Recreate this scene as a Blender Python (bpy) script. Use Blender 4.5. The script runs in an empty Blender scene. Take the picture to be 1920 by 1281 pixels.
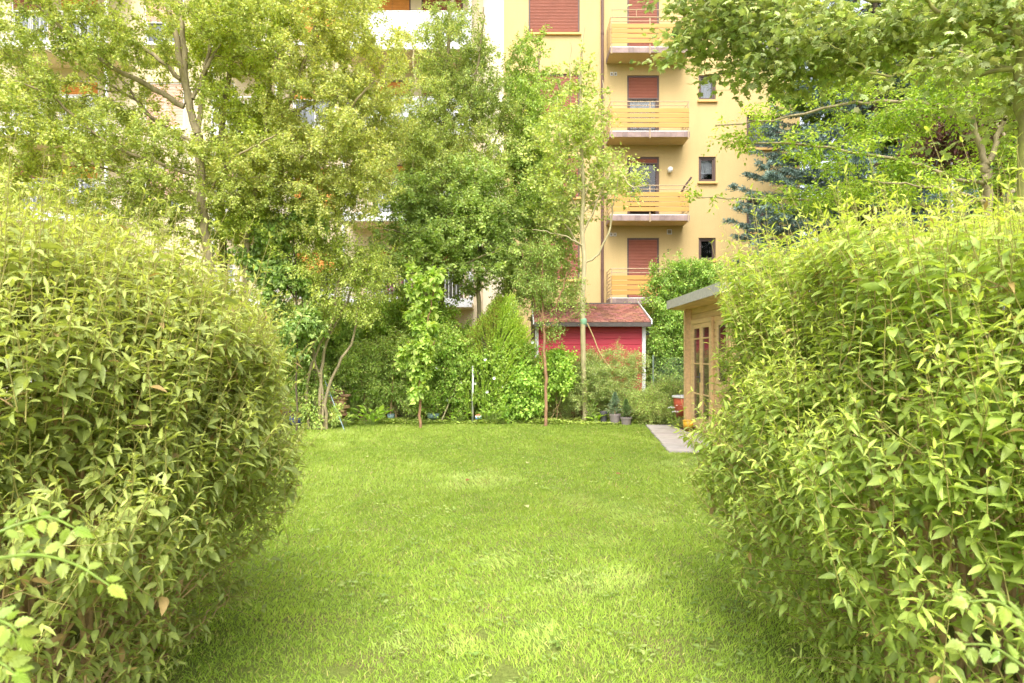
import bpy, math, random
import numpy as np

random.seed(7)
R = math.radians
sc = bpy.context.scene
col = sc.collection

# ------------------------------------------------------------------ camera frame
F = 1280.0          # focal length in photo pixels (24 mm on a 36 mm, 1920 px wide frame)
CH = 1.45           # eye height
HOR = 670.0         # horizon row in the photo

def W(px, py, Y):
    return np.array([(px - 960.0) / F * Y, Y, CH - (py - HOR) / F * Y])

def WX(px, Y):
    return (px - 960.0) / F * Y

def WZ(py, Y):
    return CH - (py - HOR) / F * Y

def norm(v):
    return v / np.maximum(np.linalg.norm(v, axis=-1, keepdims=True), 1e-9)

# ------------------------------------------------------------------ tagging
def tag(o, label=None, cat=None, group=None, kind=None):
    if label: o["label"] = label
    if cat: o["category"] = cat
    if group: o["group"] = group
    if kind: o["kind"] = kind
    return o

def thing(name, label, cat, loc=(0, 0, 0), group=None):
    o = bpy.data.objects.new(name, None)
    o.empty_display_size = 0.2
    o.location = loc
    col.objects.link(o)
    return tag(o, label, cat, group)

# ------------------------------------------------------------------ mesh helpers
def npmesh(name, verts, faces, mats, parent=None, colors=None, smooth=False, fmats=None, keep_world=True):
    """verts (n,3); faces: list of int arrays (m,3) or (m,4). Coordinates are world coordinates."""
    verts = np.asarray(verts, dtype=np.float64)
    if parent is not None and keep_world:
        org = np.array(parent_origin(parent))
        verts = verts - org
    me = bpy.data.meshes.new(name)
    n = len(verts)
    me.vertices.add(n)
    me.vertices.foreach_set("co", verts.astype(np.float32).ravel())
    faces = [np.asarray(f, dtype=np.int32) for f in faces if len(f)]
    loops = np.concatenate([f.ravel() for f in faces])
    sizes = np.concatenate([np.full(len(f), f.shape[1], dtype=np.int32) for f in faces])
    starts = np.concatenate([[0], np.cumsum(sizes)[:-1]]).astype(np.int32)
    me.loops.add(len(loops))
    me.loops.foreach_set("vertex_index", loops)
    me.polygons.add(len(sizes))
    me.polygons.foreach_set("loop_start", starts)
    try:
        me.polygons.foreach_set("loop_total", sizes)
    except Exception:
        pass
    if fmats is not None:
        me.polygons.foreach_set("material_index", np.asarray(fmats, dtype=np.int32))
    me.polygons.foreach_set("use_smooth", np.full(len(sizes), bool(smooth)))
    if colors is not None:
        ca = me.color_attributes.new("Col", 'FLOAT_COLOR', 'POINT')
        c = np.ones((n, 4), dtype=np.float32)
        c[:, :3] = colors
        ca.data.foreach_set("color", c.ravel())
    me.update(calc_edges=True)
    me.validate()
    if not isinstance(mats, (list, tuple)): mats = [mats]
    for m in mats: me.materials.append(m)
    o = bpy.data.objects.new(name, me)
    col.objects.link(o)
    if parent is not None:
        o.parent = parent
    return o

def parent_origin(p):
    v = np.zeros(3)
    while p is not None:
        v = v + np.array(p.location)
        p = p.parent
    return v

class MB:
    """collects boxes, bars, tubes and turned shapes; builds ONE mesh"""
    def __init__(s):
        s.v = []; s.t = []; s.q = []; s.n = 0; s.c = []
    def add(s, v, tris=None, quads=None, color=None):
        v = np.asarray(v, dtype=float)
        if tris is not None and len(tris): s.t.append(np.asarray(tris) + s.n)
        if quads is not None and len(quads): s.q.append(np.asarray(quads) + s.n)
        s.v.append(v); s.n += len(v)
        s.c.append(np.tile(np.asarray(color if color is not None else (1, 1, 1), dtype=float), (len(v), 1)))
    def box(s, x0, x1, y0, y1, z0, z1, bev=0.0, color=None):
        if bev <= 0:
            v = [(x, y, z) for x in (x0, x1) for y in (y0, y1) for z in (z0, z1)]
            q = [(0, 1, 3, 2), (4, 6, 7, 5), (0, 4, 5, 1), (2, 3, 7, 6), (0, 2, 6, 4), (1, 5, 7, 3)]
            s.add(v, quads=q, color=color); return
        # chamfered box
        b = bev; v = []; idx = {}
        for i, x in enumerate((x0, x1)):
            for j, y in enumerate((y0, y1)):
                for k, z in enumerate((z0, z1)):
                    sx, sy, sz = (1 - 2 * i), (1 - 2 * j), (1 - 2 * k)
                    idx[(i, j, k, 0)] = len(v); v.append((x, y + sy * b, z + sz * b))
                    idx[(i, j, k, 1)] = len(v); v.append((x + sx * b, y, z + sz * b))
                    idx[(i, j, k, 2)] = len(v); v.append((x + sx * b, y + sy * b, z))
        q = []; t = []
        I = idx
        for i in (0, 1):
            q.append([I[(i, 0, 0, 0)], I[(i, 0, 1, 0)], I[(i, 1, 1, 0)], I[(i, 1, 0, 0)]])
            q.append([I[(0, i, 0, 1)], I[(0, i, 1, 1)], I[(1, i, 1, 1)], I[(1, i, 0, 1)]])
            q.append([I[(0, 0, i, 2)], I[(0, 1, i, 2)], I[(1, 1, i, 2)], I[(1, 0, i, 2)]])
        for i in (0, 1):
            for j in (0, 1):
                q.append([I[(i, j, 0, 0)], I[(i, j, 1, 0)], I[(i, j, 1, 1)], I[(i, j, 0, 1)]])
                q.append([I[(i, 0, j, 0)], I[(i, 1, j, 0)], I[(i, 1, j, 2)], I[(i, 0, j, 2)]])
                q.append([I[(0, i, j, 1)], I[(1, i, j, 1)], I[(1, i, j, 2)], I[(0, i, j, 2)]])
        for i in (0, 1):
            for j in (0, 1):
                for k in (0, 1):
                    t.append([I[(i, j, k, 0)], I[(i, j, k, 1)], I[(i, j, k, 2)]])
        s.add(v, tris=t, quads=q, color=color)
    def tube(s, pts, r, sides=8, color=None, caps=True):
        pts = np.asarray(pts, dtype=float); K = len(pts)
        r = np.full(K, r) if np.isscalar(r) else np.asarray(r, dtype=float)
        v, q = tube_batch(pts[None], r[None], sides)
        t = []
        if caps:
            base = len(v)
            v = np.vstack([v, pts[0], pts[-1]])
            for i in range(sides):
                j = (i + 1) % sides
                t.append((base, j, i)); t.append((base + 1, (K - 1) * sides + i, (K - 1) * sides + j))
        s.add(v, tris=t, quads=q, color=color)
    def lathe(s, c, prof, sides=20, color=None):
        c = np.asarray(c, dtype=float)
        a = np.arange(sides) / sides * 2 * math.pi
        v = []; q = []
        for r, z in prof:
            v += [(c[0] + r * math.cos(t), c[1] + r * math.sin(t), c[2] + z) for t in a]
        for k in range(len(prof) - 1):
            for i in range(sides):
                j = (i + 1) % sides
                q.append((k * sides + i, k * sides + j, (k + 1) * sides + j, (k + 1) * sides + i))
        s.add(v, quads=q, color=color)
    def prof_x(s, prof, x0, x1, color=None, cap=True):
        """open profile [(y,z)..] extruded along x"""
        n = len(prof)
        v = [(x0, y, z) for y, z in prof] + [(x1, y, z) for y, z in prof]
        q = [(i, i + 1, n + i + 1, n + i) for i in range(n - 1)]
        s.add(v, quads=q, color=color)
    def prof_y(s, prof, y0, y1, color=None):
        n = len(prof)
        v = [(x, y0, z) for x, z in prof] + [(x, y1, z) for x, z in prof]
        q = [(i, i + 1, n + i + 1, n + i) for i in range(n - 1)]
        s.add(v, quads=q, color=color)
    def build(s, name, mat, parent=None, smooth=False, colors=False):
        f = []
        if s.t: f.append(np.vstack(s.t))
        if s.q: f.append(np.vstack(s.q))
        return npmesh(name, np.vstack(s.v), f, mat, parent, np.vstack(s.c) if colors else None, smooth)

def tube_batch(P, Rr, sides):
    """P (N,K,3), Rr (N,K) -> verts, quads"""
    N, K, _ = P.shape
    T = np.empty_like(P)
    T[:, 1:-1] = P[:, 2:] - P[:, :-2]
    T[:, 0] = P[:, 1] - P[:, 0]
    T[:, -1] = P[:, -1] - P[:, -2]
    T = norm(T)
    m = norm(P[:, -1] - P[:, 0])
    ref = np.where(np.abs(m[:, 2:3]) > 0.75, np.array([[1.0, 0.13, 0.0]]), np.array([[0.0, 0.1, 1.0]]))
    U = norm(np.cross(T, ref[:, None, :]))
    V = np.cross(T, U)
    a = np.arange(sides) / sides * 2 * math.pi
    ring = U[:, :, None, :] * np.cos(a)[None, None, :, None] + V[:, :, None, :] * np.sin(a)[None, None, :, None]
    v = (P[:, :, None, :] + ring * Rr[:, :, None, None]).reshape(-1, 3)
    i = np.arange(sides); j = (i + 1) % sides
    k = np.arange(K - 1)[:, None] * sides
    q = np.stack([k + i, k + j, k + sides + j, k + sides + i], axis=-1).reshape(-1, 4)
    q = (q[None] + (np.arange(N) * K * sides)[:, None, None]).reshape(-1, 4)
    return v, q

# ------------------------------------------------------------------ materials
def nodes(name):
    m = bpy.data.materials.new(name); m.use_nodes = True
    nt = m.node_tree; b = nt.nodes["Principled BSDF"]
    return m, nt, b

def ramp(nt, fac, stops):
    r = nt.nodes.new("ShaderNodeValToRGB")
    el = r.color_ramp.elements
    while len(el) < len(stops): el.new(0.5)
    for e, (p, c) in zip(el, stops):
        e.position = p; e.color = (*c, 1)
    nt.links.new(fac, r.inputs[0])
    return r.outputs[0]

def noise(nt, scale, detail=4, rough=0.6, vec=None, coord="Object", stretch=None):
    tc = nt.nodes.new("ShaderNodeTexCoord")
    n = nt.nodes.new("ShaderNodeTexNoise")
    n.inputs["Scale"].default_value = scale
    n.inputs["Detail"].default_value = detail
    n.inputs["Roughness"].default_value = rough
    src = tc.outputs[coord]
    if stretch:
        mp = nt.nodes.new("ShaderNodeMapping"); mp.inputs["Scale"].default_value = stretch
        nt.links.new(src, mp.inputs[0]); src = mp.outputs[0]
    nt.links.new(src, n.inputs["Vector"])
    return n.outputs["Fac"]

def bump(nt, b, h, strength, dist=0.01):
    bp = nt.nodes.new("ShaderNodeBump")
    bp.inputs["Strength"].default_value = strength
    bp.inputs["Distance"].default_value = dist
    nt.links.new(h, bp.inputs["Height"]); nt.links.new(bp.outputs[0], b.inputs["Normal"])

def surf(name, c, var=0.15, scale=6, rough=0.7, bmp=0.0, bscale=60, metal=0.0, spec=0.4, stretch=None, dirt=None, usecol=False):
    m, nt, b = nodes(name)
    c = np.array(c, dtype=float)
    f = noise(nt, scale, 6, 0.65, stretch=stretch)
    lo = np.clip(c * (1 - var), 0, 1) if dirt is None else np.array(dirt)
    out = ramp(nt, f, [(0.3, lo), (0.5, c), (0.72, np.clip(c * (1 + var), 0, 1))])
    if usecol:
        at = nt.nodes.new("ShaderNodeVertexColor"); at.layer_name = "Col"
        mx = nt.nodes.new("ShaderNodeMixRGB"); mx.blend_type = 'MULTIPLY'; mx.inputs[0].default_value = 1
        nt.links.new(out, mx.inputs[1]); nt.links.new(at.outputs[0], mx.inputs[2]); out = mx.outputs[0]
    nt.links.new(out, b.inputs["Base Color"])
    b.inputs["Roughness"].default_value = rough
    b.inputs["Metallic"].default_value = metal
    b.inputs["Specular IOR Level"].default_value = spec
    if bmp: bump(nt, b, noise(nt, bscale, 6, 0.7, stretch=stretch), bmp)
    return m

def leafmat(name, trans=0.35, rough=0.5, spec=0.35, tint=(1.15, 1.1, 0.55), blotch=0.18, bscale=25):
    m, nt, b = nodes(name)
    at = nt.nodes.new("ShaderNodeVertexColor"); at.layer_name = "Col"
    f = noise(nt, bscale, 3)
    v = ramp(nt, f, [(0.3, (1 - blotch,) * 3), (0.7, (1 + blotch * .6,) * 3)])
    mx = nt.nodes.new("ShaderNodeMixRGB"); mx.blend_type = 'MULTIPLY'; mx.inputs[0].default_value = 1
    nt.links.new(at.outputs[0], mx.inputs[1]); nt.links.new(v, mx.inputs[2])
    nt.links.new(mx.outputs[0], b.inputs["Base Color"])
    b.inputs["Roughness"].default_value = rough
    b.inputs["Specular IOR Level"].default_value = spec
    tr = nt.nodes.new("ShaderNodeBsdfTranslucent")
    mt = nt.nodes.new("ShaderNodeMixRGB"); mt.blend_type = 'MULTIPLY'; mt.inputs[0].default_value = 1
    nt.links.new(mx.outputs[0], mt.inputs[1]); mt.inputs[2].default_value = (*tint, 1)
    nt.links.new(mt.outputs[0], tr.inputs["Color"])
    ms = nt.nodes.new("ShaderNodeMixShader"); ms.inputs[0].default_value = trans
    nt.links.new(b.outputs[0], ms.inputs[1]); nt.links.new(tr.outputs[0], ms.inputs[2])
    nt.links.new(ms.outputs[0], nt.nodes["Material Output"].inputs["Surface"])
    return m

def glassmat(name, tint=(0.9, 0.93, 0.95)):
    m, nt, b = nodes(name)
    tp = nt.nodes.new("ShaderNodeBsdfTransparent"); tp.inputs[0].default_value = (*tint, 1)
    gl = nt.nodes.new("ShaderNodeBsdfGlossy"); gl.inputs["Roughness"].default_value = 0.03
    fr = nt.nodes.new("ShaderNodeFresnel"); fr.inputs[0].default_value = 1.8
    mx = nt.nodes.new("ShaderNodeMixShader")
    nt.links.new(fr.outputs[0], mx.inputs[0]); nt.links.new(tp.outputs[0], mx.inputs[1]); nt.links.new(gl.outputs[0], mx.inputs[2])
    nt.links.new(mx.outputs[0], nt.nodes["Material Output"].inputs["Surface"])
    return m

def stucco(name, c):
    """rough render coat with faint rain streaks and patches"""
    m, nt, b = nodes(name)
    c = np.array(c)
    a = ramp(nt, noise(nt, 0.7, 7, 0.7), [(0.3, c * .93), (0.55, c), (0.75, np.clip(c * 1.05, 0, 1))])
    s = ramp(nt, noise(nt, 1.0, 5, 0.7, stretch=(1.6, 1.6, 0.22)), [(0.25, (.92, .915, .90)), (0.55, (1, 1, 1))])
    g = ramp(nt, noise(nt, 38, 3, 0.8), [(0.3, (.86, .86, .85)), (0.65, (1.06, 1.06, 1.05))])
    for x in (s, g):
        mx = nt.nodes.new("ShaderNodeMixRGB"); mx.blend_type = 'MULTIPLY'; mx.inputs[0].default_value = 1
        nt.links.new(a, mx.inputs[1]); nt.links.new(x, mx.inputs[2]); a = mx.outputs[0]
    nt.links.new(a, b.inputs["Base Color"]); b.inputs["Roughness"].default_value = 0.95; b.inputs["Specular IOR Level"].default_value = 0.15
    bump(nt, b, noise(nt, 45, 6, 0.7), 0.6)
    return m

M = {}
M['leaf'] = leafmat('leaf_green', 0.38)
M['leaf_near'] = leafmat('leaf_near', 0.42, 0.42, 0.45, blotch=0.22, bscale=40)
M['needle'] = leafmat('needle', 0.12, 0.6, 0.25, tint=(0.9, 1, 0.9))
M['grass'] = leafmat('grass_blade', 0.5, 0.5, 0.3, blotch=0.1, bscale=3)
M['bark'] = surf('bark_grey_brown', (0.30, 0.245, 0.14), 0.4, 14, 0.9, 0.6, 60, stretch=(1, 1, 0.25))
M['bark_moss'] = surf('bark_mossy', (0.26, 0.26, 0.07), 0.3, 5, 0.95, 0.6, 40, dirt=(0.17, 0.13, 0.08))
M['bark_young'] = surf('bark_young', (0.42, 0.36, 0.2), 0.25, 8, 0.8, 0.3, 60, stretch=(1, 1, 0.4))
M['bark_red'] = surf('bark_red_brown', (0.30, 0.17, 0.09), 0.3, 12, 0.8, 0.3, 60)
M['twig'] = surf('twig_brown', (0.42, 0.285, 0.14), 0.35, 18, 0.85)
M['twig_dark'] = surf('twig_dark', (0.10, 0.075, 0.045), 0.35, 18, 0.9)
M['soil'] = surf('soil', (0.10, 0.065, 0.035), 0.5, 9, 1.0, 0.9, 40)
M['yellow'] = stucco('yellow_render', (0.585, 0.432, 0.208))
M['cream'] = stucco('cream_render', (0.66, 0.555, 0.385))
M['cream_pale'] = surf('pale_cream_render', (0.72, 0.63, 0.46), 0.04, 0.9, 0.95, 0.3, 45, spec=0.15)
M['yellow_trim'] = surf('yellow_trim', (0.66, 0.42, 0.15), 0.1, 5, 0.85)
M['board_yellow'] = surf('balcony_board', (0.50, 0.275, 0.068), 0.14, 3, 0.6, stretch=(0.3, 1, 6))
M['shutter'] = surf('terracotta_shutter', (0.30, 0.10, 0.062), 0.1, 4, 0.55)
M['shutter_pink'] = surf('faded_pink_shutter', (0.66, 0.42, 0.33), 0.08, 4, 0.6)
M['awning'] = surf('orange_awning', (0.66, 0.28, 0.07), 0.12, 4, 0.8)
M['frame_brown'] = surf('brown_frame', (0.11, 0.07, 0.058), 0.15, 8, 0.5)
M['pipe'] = surf('brown_pipe', (0.13, 0.07, 0.055), 0.2, 3, 0.5)
M['slab'] = surf('slab_tile', (0.27, 0.19, 0.17), 0.25, 7, 0.6, usecol=True)
M['white'] = surf('white_paint', (0.69, 0.685, 0.68), 0.06, 5, 0.5)
M['white_panel'] = surf('white_panel', (0.52, 0.52, 0.57), 0.05, 3, 0.45)
M['rail'] = surf('cream_steel_rail', (0.45, 0.33, 0.19), 0.2, 20, 0.5)
M['dark'] = surf('dark_room', (0.035, 0.03, 0.028), 0.3, 2, 0.9)
M['curtain'] = surf('white_curtain', (0.78, 0.78, 0.80), 0.1, 10, 0.9, stretch=(9, 1, 0.4))
M['glass'] = glassmat('window_glass')
M['red'] = surf('red_boards', (0.48, 0.048, 0.072), 0.14, 4, 0.55, 0.15, 50, stretch=(0.25, 1, 5))
M['shingle'] = surf('red_shingle', (0.32, 0.14, 0.105), 0.22, 30, 0.95, 0.5, 250, usecol=True, spec=0.1)
M['felt_dark'] = surf('dark_fascia', (0.09, 0.075, 0.068), 0.3, 10, 0.8)
M['felt'] = surf('grey_roof_felt', (0.46, 0.43, 0.40), 0.16, 14, 0.95, 0.4, 120)
M['wood'] = surf('pine_wood', (0.64, 0.435, 0.22), 0.2, 3.5, 0.55, 0.12, 40, stretch=(6, 0.5, 6), usecol=True)
M['paver'] = surf('grey_paver', (0.36, 0.325, 0.295), 0.16, 7, 0.85, 0.3, 60, usecol=True)
M['stone'] = surf('brown_stone', (0.40, 0.25, 0.14), 0.4, 8, 0.9, 0.8, 30, usecol=True)
M['flag'] = surf('sand_flagstone', (0.27, 0.20, 0.09), 0.25, 8, 0.95, 0.6, 40)
M['pot_grey'] = surf('grey_pot', (0.22, 0.185, 0.175), 0.15, 9, 0.7)
M['pot_dark'] = surf('dark_pot', (0.08, 0.075, 0.08), 0.2, 9, 0.6)
M['plastic_blue'] = surf('blue_plastic', (0.10, 0.13, 0.42), 0.15, 6, 0.4)
M['plastic_teal'] = surf('teal_plastic', (0.25, 0.36, 0.36), 0.15, 6, 0.5)
M['plastic_red'] = surf('red_plastic', (0.50, 0.10, 0.055), 0.12, 5, 0.45)
M['plastic_yellow'] = surf('yellow_glaze', (0.78, 0.44, 0.04), 0.1, 6, 0.3)
M['steel'] = surf('galvanised_steel', (0.58, 0.58, 0.57), 0.12, 12, 0.45, metal=0.5)
M['rope'] = surf('rope', (0.48, 0.36, 0.17), 0.25, 60, 0.95)
M['tape'] = surf('green_tape', (0.22, 0.42, 0.26), 0.15, 20, 0.6)
M['wire'] = surf('green_wire', (0.16, 0.21, 0.16), 0.2, 20, 0.6)
M['bluerope'] = surf('pale_blue_rope', (0.40, 0.52, 0.62), 0.1, 30, 0.7)
M['petal'] = surf('white_petal', (0.85, 0.85, 0.82), 0.04, 20, 0.6)
M['purple'] = surf('purple_plastic', (0.16, 0.035, 0.06), 0.1, 6, 0.5)
M['blue_cloth'] = surf('blue_cloth', (0.24, 0.27, 0.52), 0.2, 5, 0.8)
M['lampglass'] = surf('white_globe', (0.82, 0.82, 0.80), 0.03, 5, 0.25)
M['ball'] = surf('ball', (1, 1, 1), 0.05, 10, 0.35, usecol=True)

# ------------------------------------------------------------------ leaves
def tpl(rows, fold=0.35, droop=0.25, tipy=1.0):
    """leaf blade: rows of (y, half width); midrib lower than edges, tip drooping"""
    v = [(0, 0, 0)]
    for y, w in rows:
        zc = -droop * y * y
        v += [(-w, y, zc + fold * w), (0, y, zc), (w, y, zc + fold * w)]
    v.append((0, tipy, -droop * tipy * tipy))
    t = [(0, 2, 1), (0, 3, 2)]
    for k in range(len(rows) - 1):
        a = 1 + 3 * k; b = a + 3
        t += [(a, a + 1, b + 1), (a, b + 1, b), (a + 1, a + 2, b + 2), (a + 1, b + 2, b + 1)]
    a = 1 + 3 * (len(rows) - 1); e = len(v) - 1
    t += [(a, a + 1, e), (a + 1, a + 2, e)]
    return np.array(v, float), np.array(t)

LANCE = tpl([(0.22, 0.125), (0.5, 0.175), (0.78, 0.10)], 0.4, 0.28)
OVATE = tpl([(0.3, 0.25), (0.66, 0.22)], 0.3, 0.22)
HEART = tpl([(0.14, 0.30), (0.45, 0.36), (0.78, 0.18)], 0.25, 0.3)
DIAM = (np.array([(0, 0, 0), (-.27, .45, .08), (.27, .45, .08), (0, 1, -.1)], float), np.array([(0, 2, 3), (0, 3, 1)]))
def lobed(pts, droop=0.18):
    v = [(0, 0.18, 0.03)] + [(x, y, -droop * (x * x + (y - .1) ** 2) + 0.04 * ((i % 2) * 2 - 1)) for i, (x, y) in enumerate(pts)]
    n = len(pts)
    return np.array(v, float), np.array([(0, 1 + i, 1 + (i + 1) % n) for i in range(n)])
FIELD = lobed([(0, 0), (.34, .05), (.24, .3), (.52, .52), (.2, .58), (0, 1), (-.2, .58), (-.52, .52), (-.24, .3), (-.34, .05)])
MAPLE = lobed([(0, 0), (.18, -.04), (.42, .02), (.33, .16), (.62, .40), (.47, .44), (.50, .60), (.26, .55), (.24, .72), (.12, .72), (0, 1.0),
               (-.12, .72), (-.24, .72), (-.26, .55), (-.50, .60), (-.47, .44), (-.62, .40), (-.33, .16), (-.42, .02), (-.18, -.04)], 0.22)
TOMATO = lobed([(0, 0), (.12, .02), (.2, .14), (.3, .2), (.24, .3), (.34, .42), (.24, .5), (.27, .62), (.16, .7), (.13, .82), (0, 1),
                (-.13, .82), (-.16, .7), (-.27, .62), (-.24, .5), (-.34, .42), (-.24, .3), (-.3, .2), (-.2, .14), (-.12, .02)], 0.3)
BLADE = (np.array([(-.5, 0, 0), (.5, 0, 0), (-.42, .5, .0), (.42, .5, .0), (0, 1, 0)], float), np.array([(0, 1, 3), (0, 3, 2), (2, 3, 4)]))

def leaf_arrays(P, D, N, S, template):
    tv, tf = template
    D = norm(D); X = norm(np.cross(D, N)); Z = np.cross(X, D)
    S = np.asarray(S)[:, None, None]
    zr = np.random.default_rng(len(P))
    Z = Z * zr.uniform(.2, 2.0, (len(P), 1)); X = X * zr.uniform(.8, 1.18, (len(P), 1))      # every blade folds and curls differently
    V = P[:, None, :] + S * (tv[None, :, 0:1] * X[:, None, :] + tv[None, :, 1:2] * D[:, None, :] + tv[None, :, 2:3] * Z[:, None, :])
    k = len(tv)
    Fc = tf[None] + (np.arange(len(P)) * k)[:, None, None]
    return V.reshape(-1, 3), Fc.reshape(-1, 3), k

def leaves(name, P, D, N, S, C, template, mat, parent, smooth=False):
    V, Fc, k = leaf_arrays(P, D, N, S, template)
    tv = template[0]; w = np.abs(tv[:, 0]) / max(1e-6, np.abs(tv[:, 0]).max())
    shade = 1.12 - .20 * w                                   # paler midrib, deeper margins
    CC = (np.clip(C, 0, 1)[:, None, :] * shade[None, :, None]).reshape(-1, 3)
    return npmesh(name, V, [Fc], mat, parent, np.clip(CC, 0, 1), smooth)

def up_normals(rng, D, jitter=0.45, up=(0, 0, 1)):
    U = np.array(up, float)[None] + rng.normal(0, jitter, D.shape)
    n = U - (U * D).sum(1, keepdims=True) * D
    return norm(n)

def lerp(a, b, t):
    return np.asarray(a)[None] * (1 - t[:, None]) + np.asarray(b)[None] * t[:, None]

def smoothpath(pts, k):
    pts = np.asarray(pts, float)
    if len(pts) == 2:
        t = np.linspace(0, 1, k)[:, None]; return pts[0] * (1 - t) + pts[1] * t
    p = np.vstack([2 * pts[0] - pts[1], pts, 2 * pts[-1] - pts[-2]])
    n = len(pts) - 1
    out = []
    for u in np.linspace(0, n - 1e-6, k):
        i = int(u); t = u - i
        a, b, c, d = p[i], p[i + 1], p[i + 2], p[i + 3]
        out.append(0.5 * ((2 * b) + (-a + c) * t + (2 * a - 5 * b + 4 * c - d) * t * t + (-a + 3 * b - 3 * c + d) * t ** 3))
    return np.array(out)

def grow(rng, limbs, tips, upc=0.12, kink=0.10, pen=0.5, K=5, rt=0.0018, rexp=0.42, lk=20, wig=0.012):
    """limbs: list of (points, r0, r1). tips: (n,3). Every tip gets a twig joined to the nearest wood below it."""
    lp = []; nodes_p = []; node_path = []; node_r = []
    for pts, r0, r1 in limbs:
        p = smoothpath(pts, lk)
        d = rng.normal(0, wig, p.shape); d[0] = 0
        p = p + d
        r = np.linspace(1, 0, lk) ** 0.8 * (r0 - r1) + r1
        lp.append((p, r))
        nodes_p.append(p[2:]); node_path += [-1] * (lk - 2); node_r.append(r[2:])
    n0 = sum(len(a) for a in nodes_p)
    NP = np.empty((n0 + len(tips) * (K - 1), 3)); NR = np.empty(len(NP)); NI = np.full(len(NP), -1, dtype=int)
    NP[:n0] = np.vstack(nodes_p); NR[:n0] = np.concatenate(node_r)
    n = n0
    d0 = np.array([np.min(((NP[:n0] - t) ** 2).sum(1)) for t in tips])
    tips = tips[np.argsort(d0)]
    paths = np.empty((len(tips), K, 3)); par = np.full(len(tips), -1); pr = np.empty(len(tips))
    tt = np.linspace(0, 1, K)[:, None]
    for i, t in enumerate(tips):
        dv = NP[:n] - t
        c = np.sqrt((dv * dv).sum(1)) + pen * np.maximum(0, dv[:, 2])
        j = int(np.argmin(c))
        b = NP[j]; L = np.linalg.norm(t - b)
        mid = (b + t) / 2 + rng.normal(0, kink, 3) * L + np.array([0, 0, -upc]) * L * (1 if t[2] > b[2] else -1)
        p = (1 - tt) ** 2 * b + 2 * tt * (1 - tt) * mid + tt ** 2 * t
        paths[i] = p; par[i] = NI[j]; pr[i] = NR[j]
        NP[n:n + K - 1] = p[1:]; NI[n:n + K - 1] = i; NR[n:n + K - 1] = rt * 3; n += K - 1
    cnt = np.ones(len(tips))
    for i in range(len(tips) - 1, -1, -1):
        if par[i] >= 0: cnt[par[i]] += cnt[i]
    rb = rt * 1.15 * cnt ** rexp
    re = rt * np.maximum(cnt - 1, 0.6) ** rexp * 0.75
    lim = np.where(par < 0, pr * 0.8, 1e9)
    rb = np.minimum(rb, lim)
    re = np.minimum(re, rb)
    for i in range(len(tips)):
        if par[i] >= 0: rb[i] = min(rb[i], rb[par[i]])
    rad = rb[:, None] * (1 - tt[:, 0])[None] + re[:, None] * tt[:, 0][None]
    return lp, paths, rad

def wood(name, lp, paths, rad, mat, parent, sides=5, lsides=9):
    vs = []; qs = []; n = 0
    if lp:
        v, q = tube_batch(np.array([p for p, r in lp]), np.array([r for p, r in lp]), lsides)
        vs.append(v); qs.append(q); n += len(v)
    if paths is not None and len(paths):
        v, q = tube_batch(paths, rad, sides); vs.append(v); qs.append(q + n)
    return npmesh(name, np.vstack(vs), [np.vstack(qs)], mat, parent, smooth=True)

def twig_leaves(rng, paths, per, t0=0.25, ang=(50, 80), droop=0.25, size=(0.05, 0.08), pair=False, spread=0.0, tipshrink=0.4, jitter=0.45, flat=0.0):
    """leaf bases, directions, normals, sizes, along-twig parameter"""
    N, K, _ = paths.shape
    t = np.linspace(t0, 1, per)[None].repeat(N, 0) + rng.normal(0, 0.03, (N, per))
    t = np.clip(t, 0, 1)
    u = t * (K - 1); i = np.clip(u.astype(int), 0, K - 2); f = (u - i)[..., None]
    ar = np.arange(N)[:, None]
    P = paths[ar, i] * (1 - f) + paths[ar, i + 1] * f
    A = norm(paths[ar, i + 1] - paths[ar, i])
    ref = np.where(np.abs(A[..., 2:3]) > 0.8, np.array([1.0, 0.2, 0]), np.array([0, 0.0, 1.0]))
    U = norm(np.cross(A, ref)); V = np.cross(A, U)
    k = np.arange(per)[None]
    ph0 = rng.uniform(0, 6.28, (N, 1))
    if pair:
        phi = ph0 + (k // 2) * (math.pi / 2) + (k % 2) * math.pi + rng.normal(0, 0.3, (N, per))
        half = k // 2
        t2 = np.clip(t0 + (1 - t0) * half / max(1, (per // 2 - 1)), 0, 1)
        u = np.broadcast_to(t2, t.shape) * (K - 1); i = np.clip(u.astype(int), 0, K - 2); f = (u - i)[..., None]
        P = paths[ar, i] * (1 - f) + paths[ar, i + 1] * f
        t = np.broadcast_to(t2, t.shape).copy()
    else:
        phi = ph0 + k * 2.4 + rng.normal(0, 0.5, (N, per))
    if flat > 0:   # leaves in two ranks beside the twig
        phi = np.where(rng.random((N, per)) < flat, (k % 2) * math.pi + rng.normal(0, 0.35, (N, per)), phi)
    th = np.radians(rng.uniform(ang[0], ang[1], (N, per))) * (1 - 0.55 * np.clip((t - 0.7) / 0.3, 0, 1))
    side = U * np.cos(phi)[..., None] + V * np.sin(phi)[..., None]
    D = A * np.cos(th)[..., None] + side * np.sin(th)[..., None]
    D[..., 2] -= 2 * droop * rng.random((N, per)) * (1 - 0.6 * t)
    D = norm(D).reshape(-1, 3)
    P = P.reshape(-1, 3)
    if spread: P = P + D * (np.abs(rng.normal(0, spread, len(P)))[:, None]) + rng.normal(0, spread * 0.4, P.shape)
    S = rng.uniform(size[0], size[1], (N, per)) * (1 - tipshrink * np.clip((t - 0.55) / 0.45, 0, 1))
    return P, D, up_normals(rng, D, jitter), S.reshape(-1), t.reshape(-1)

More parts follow.
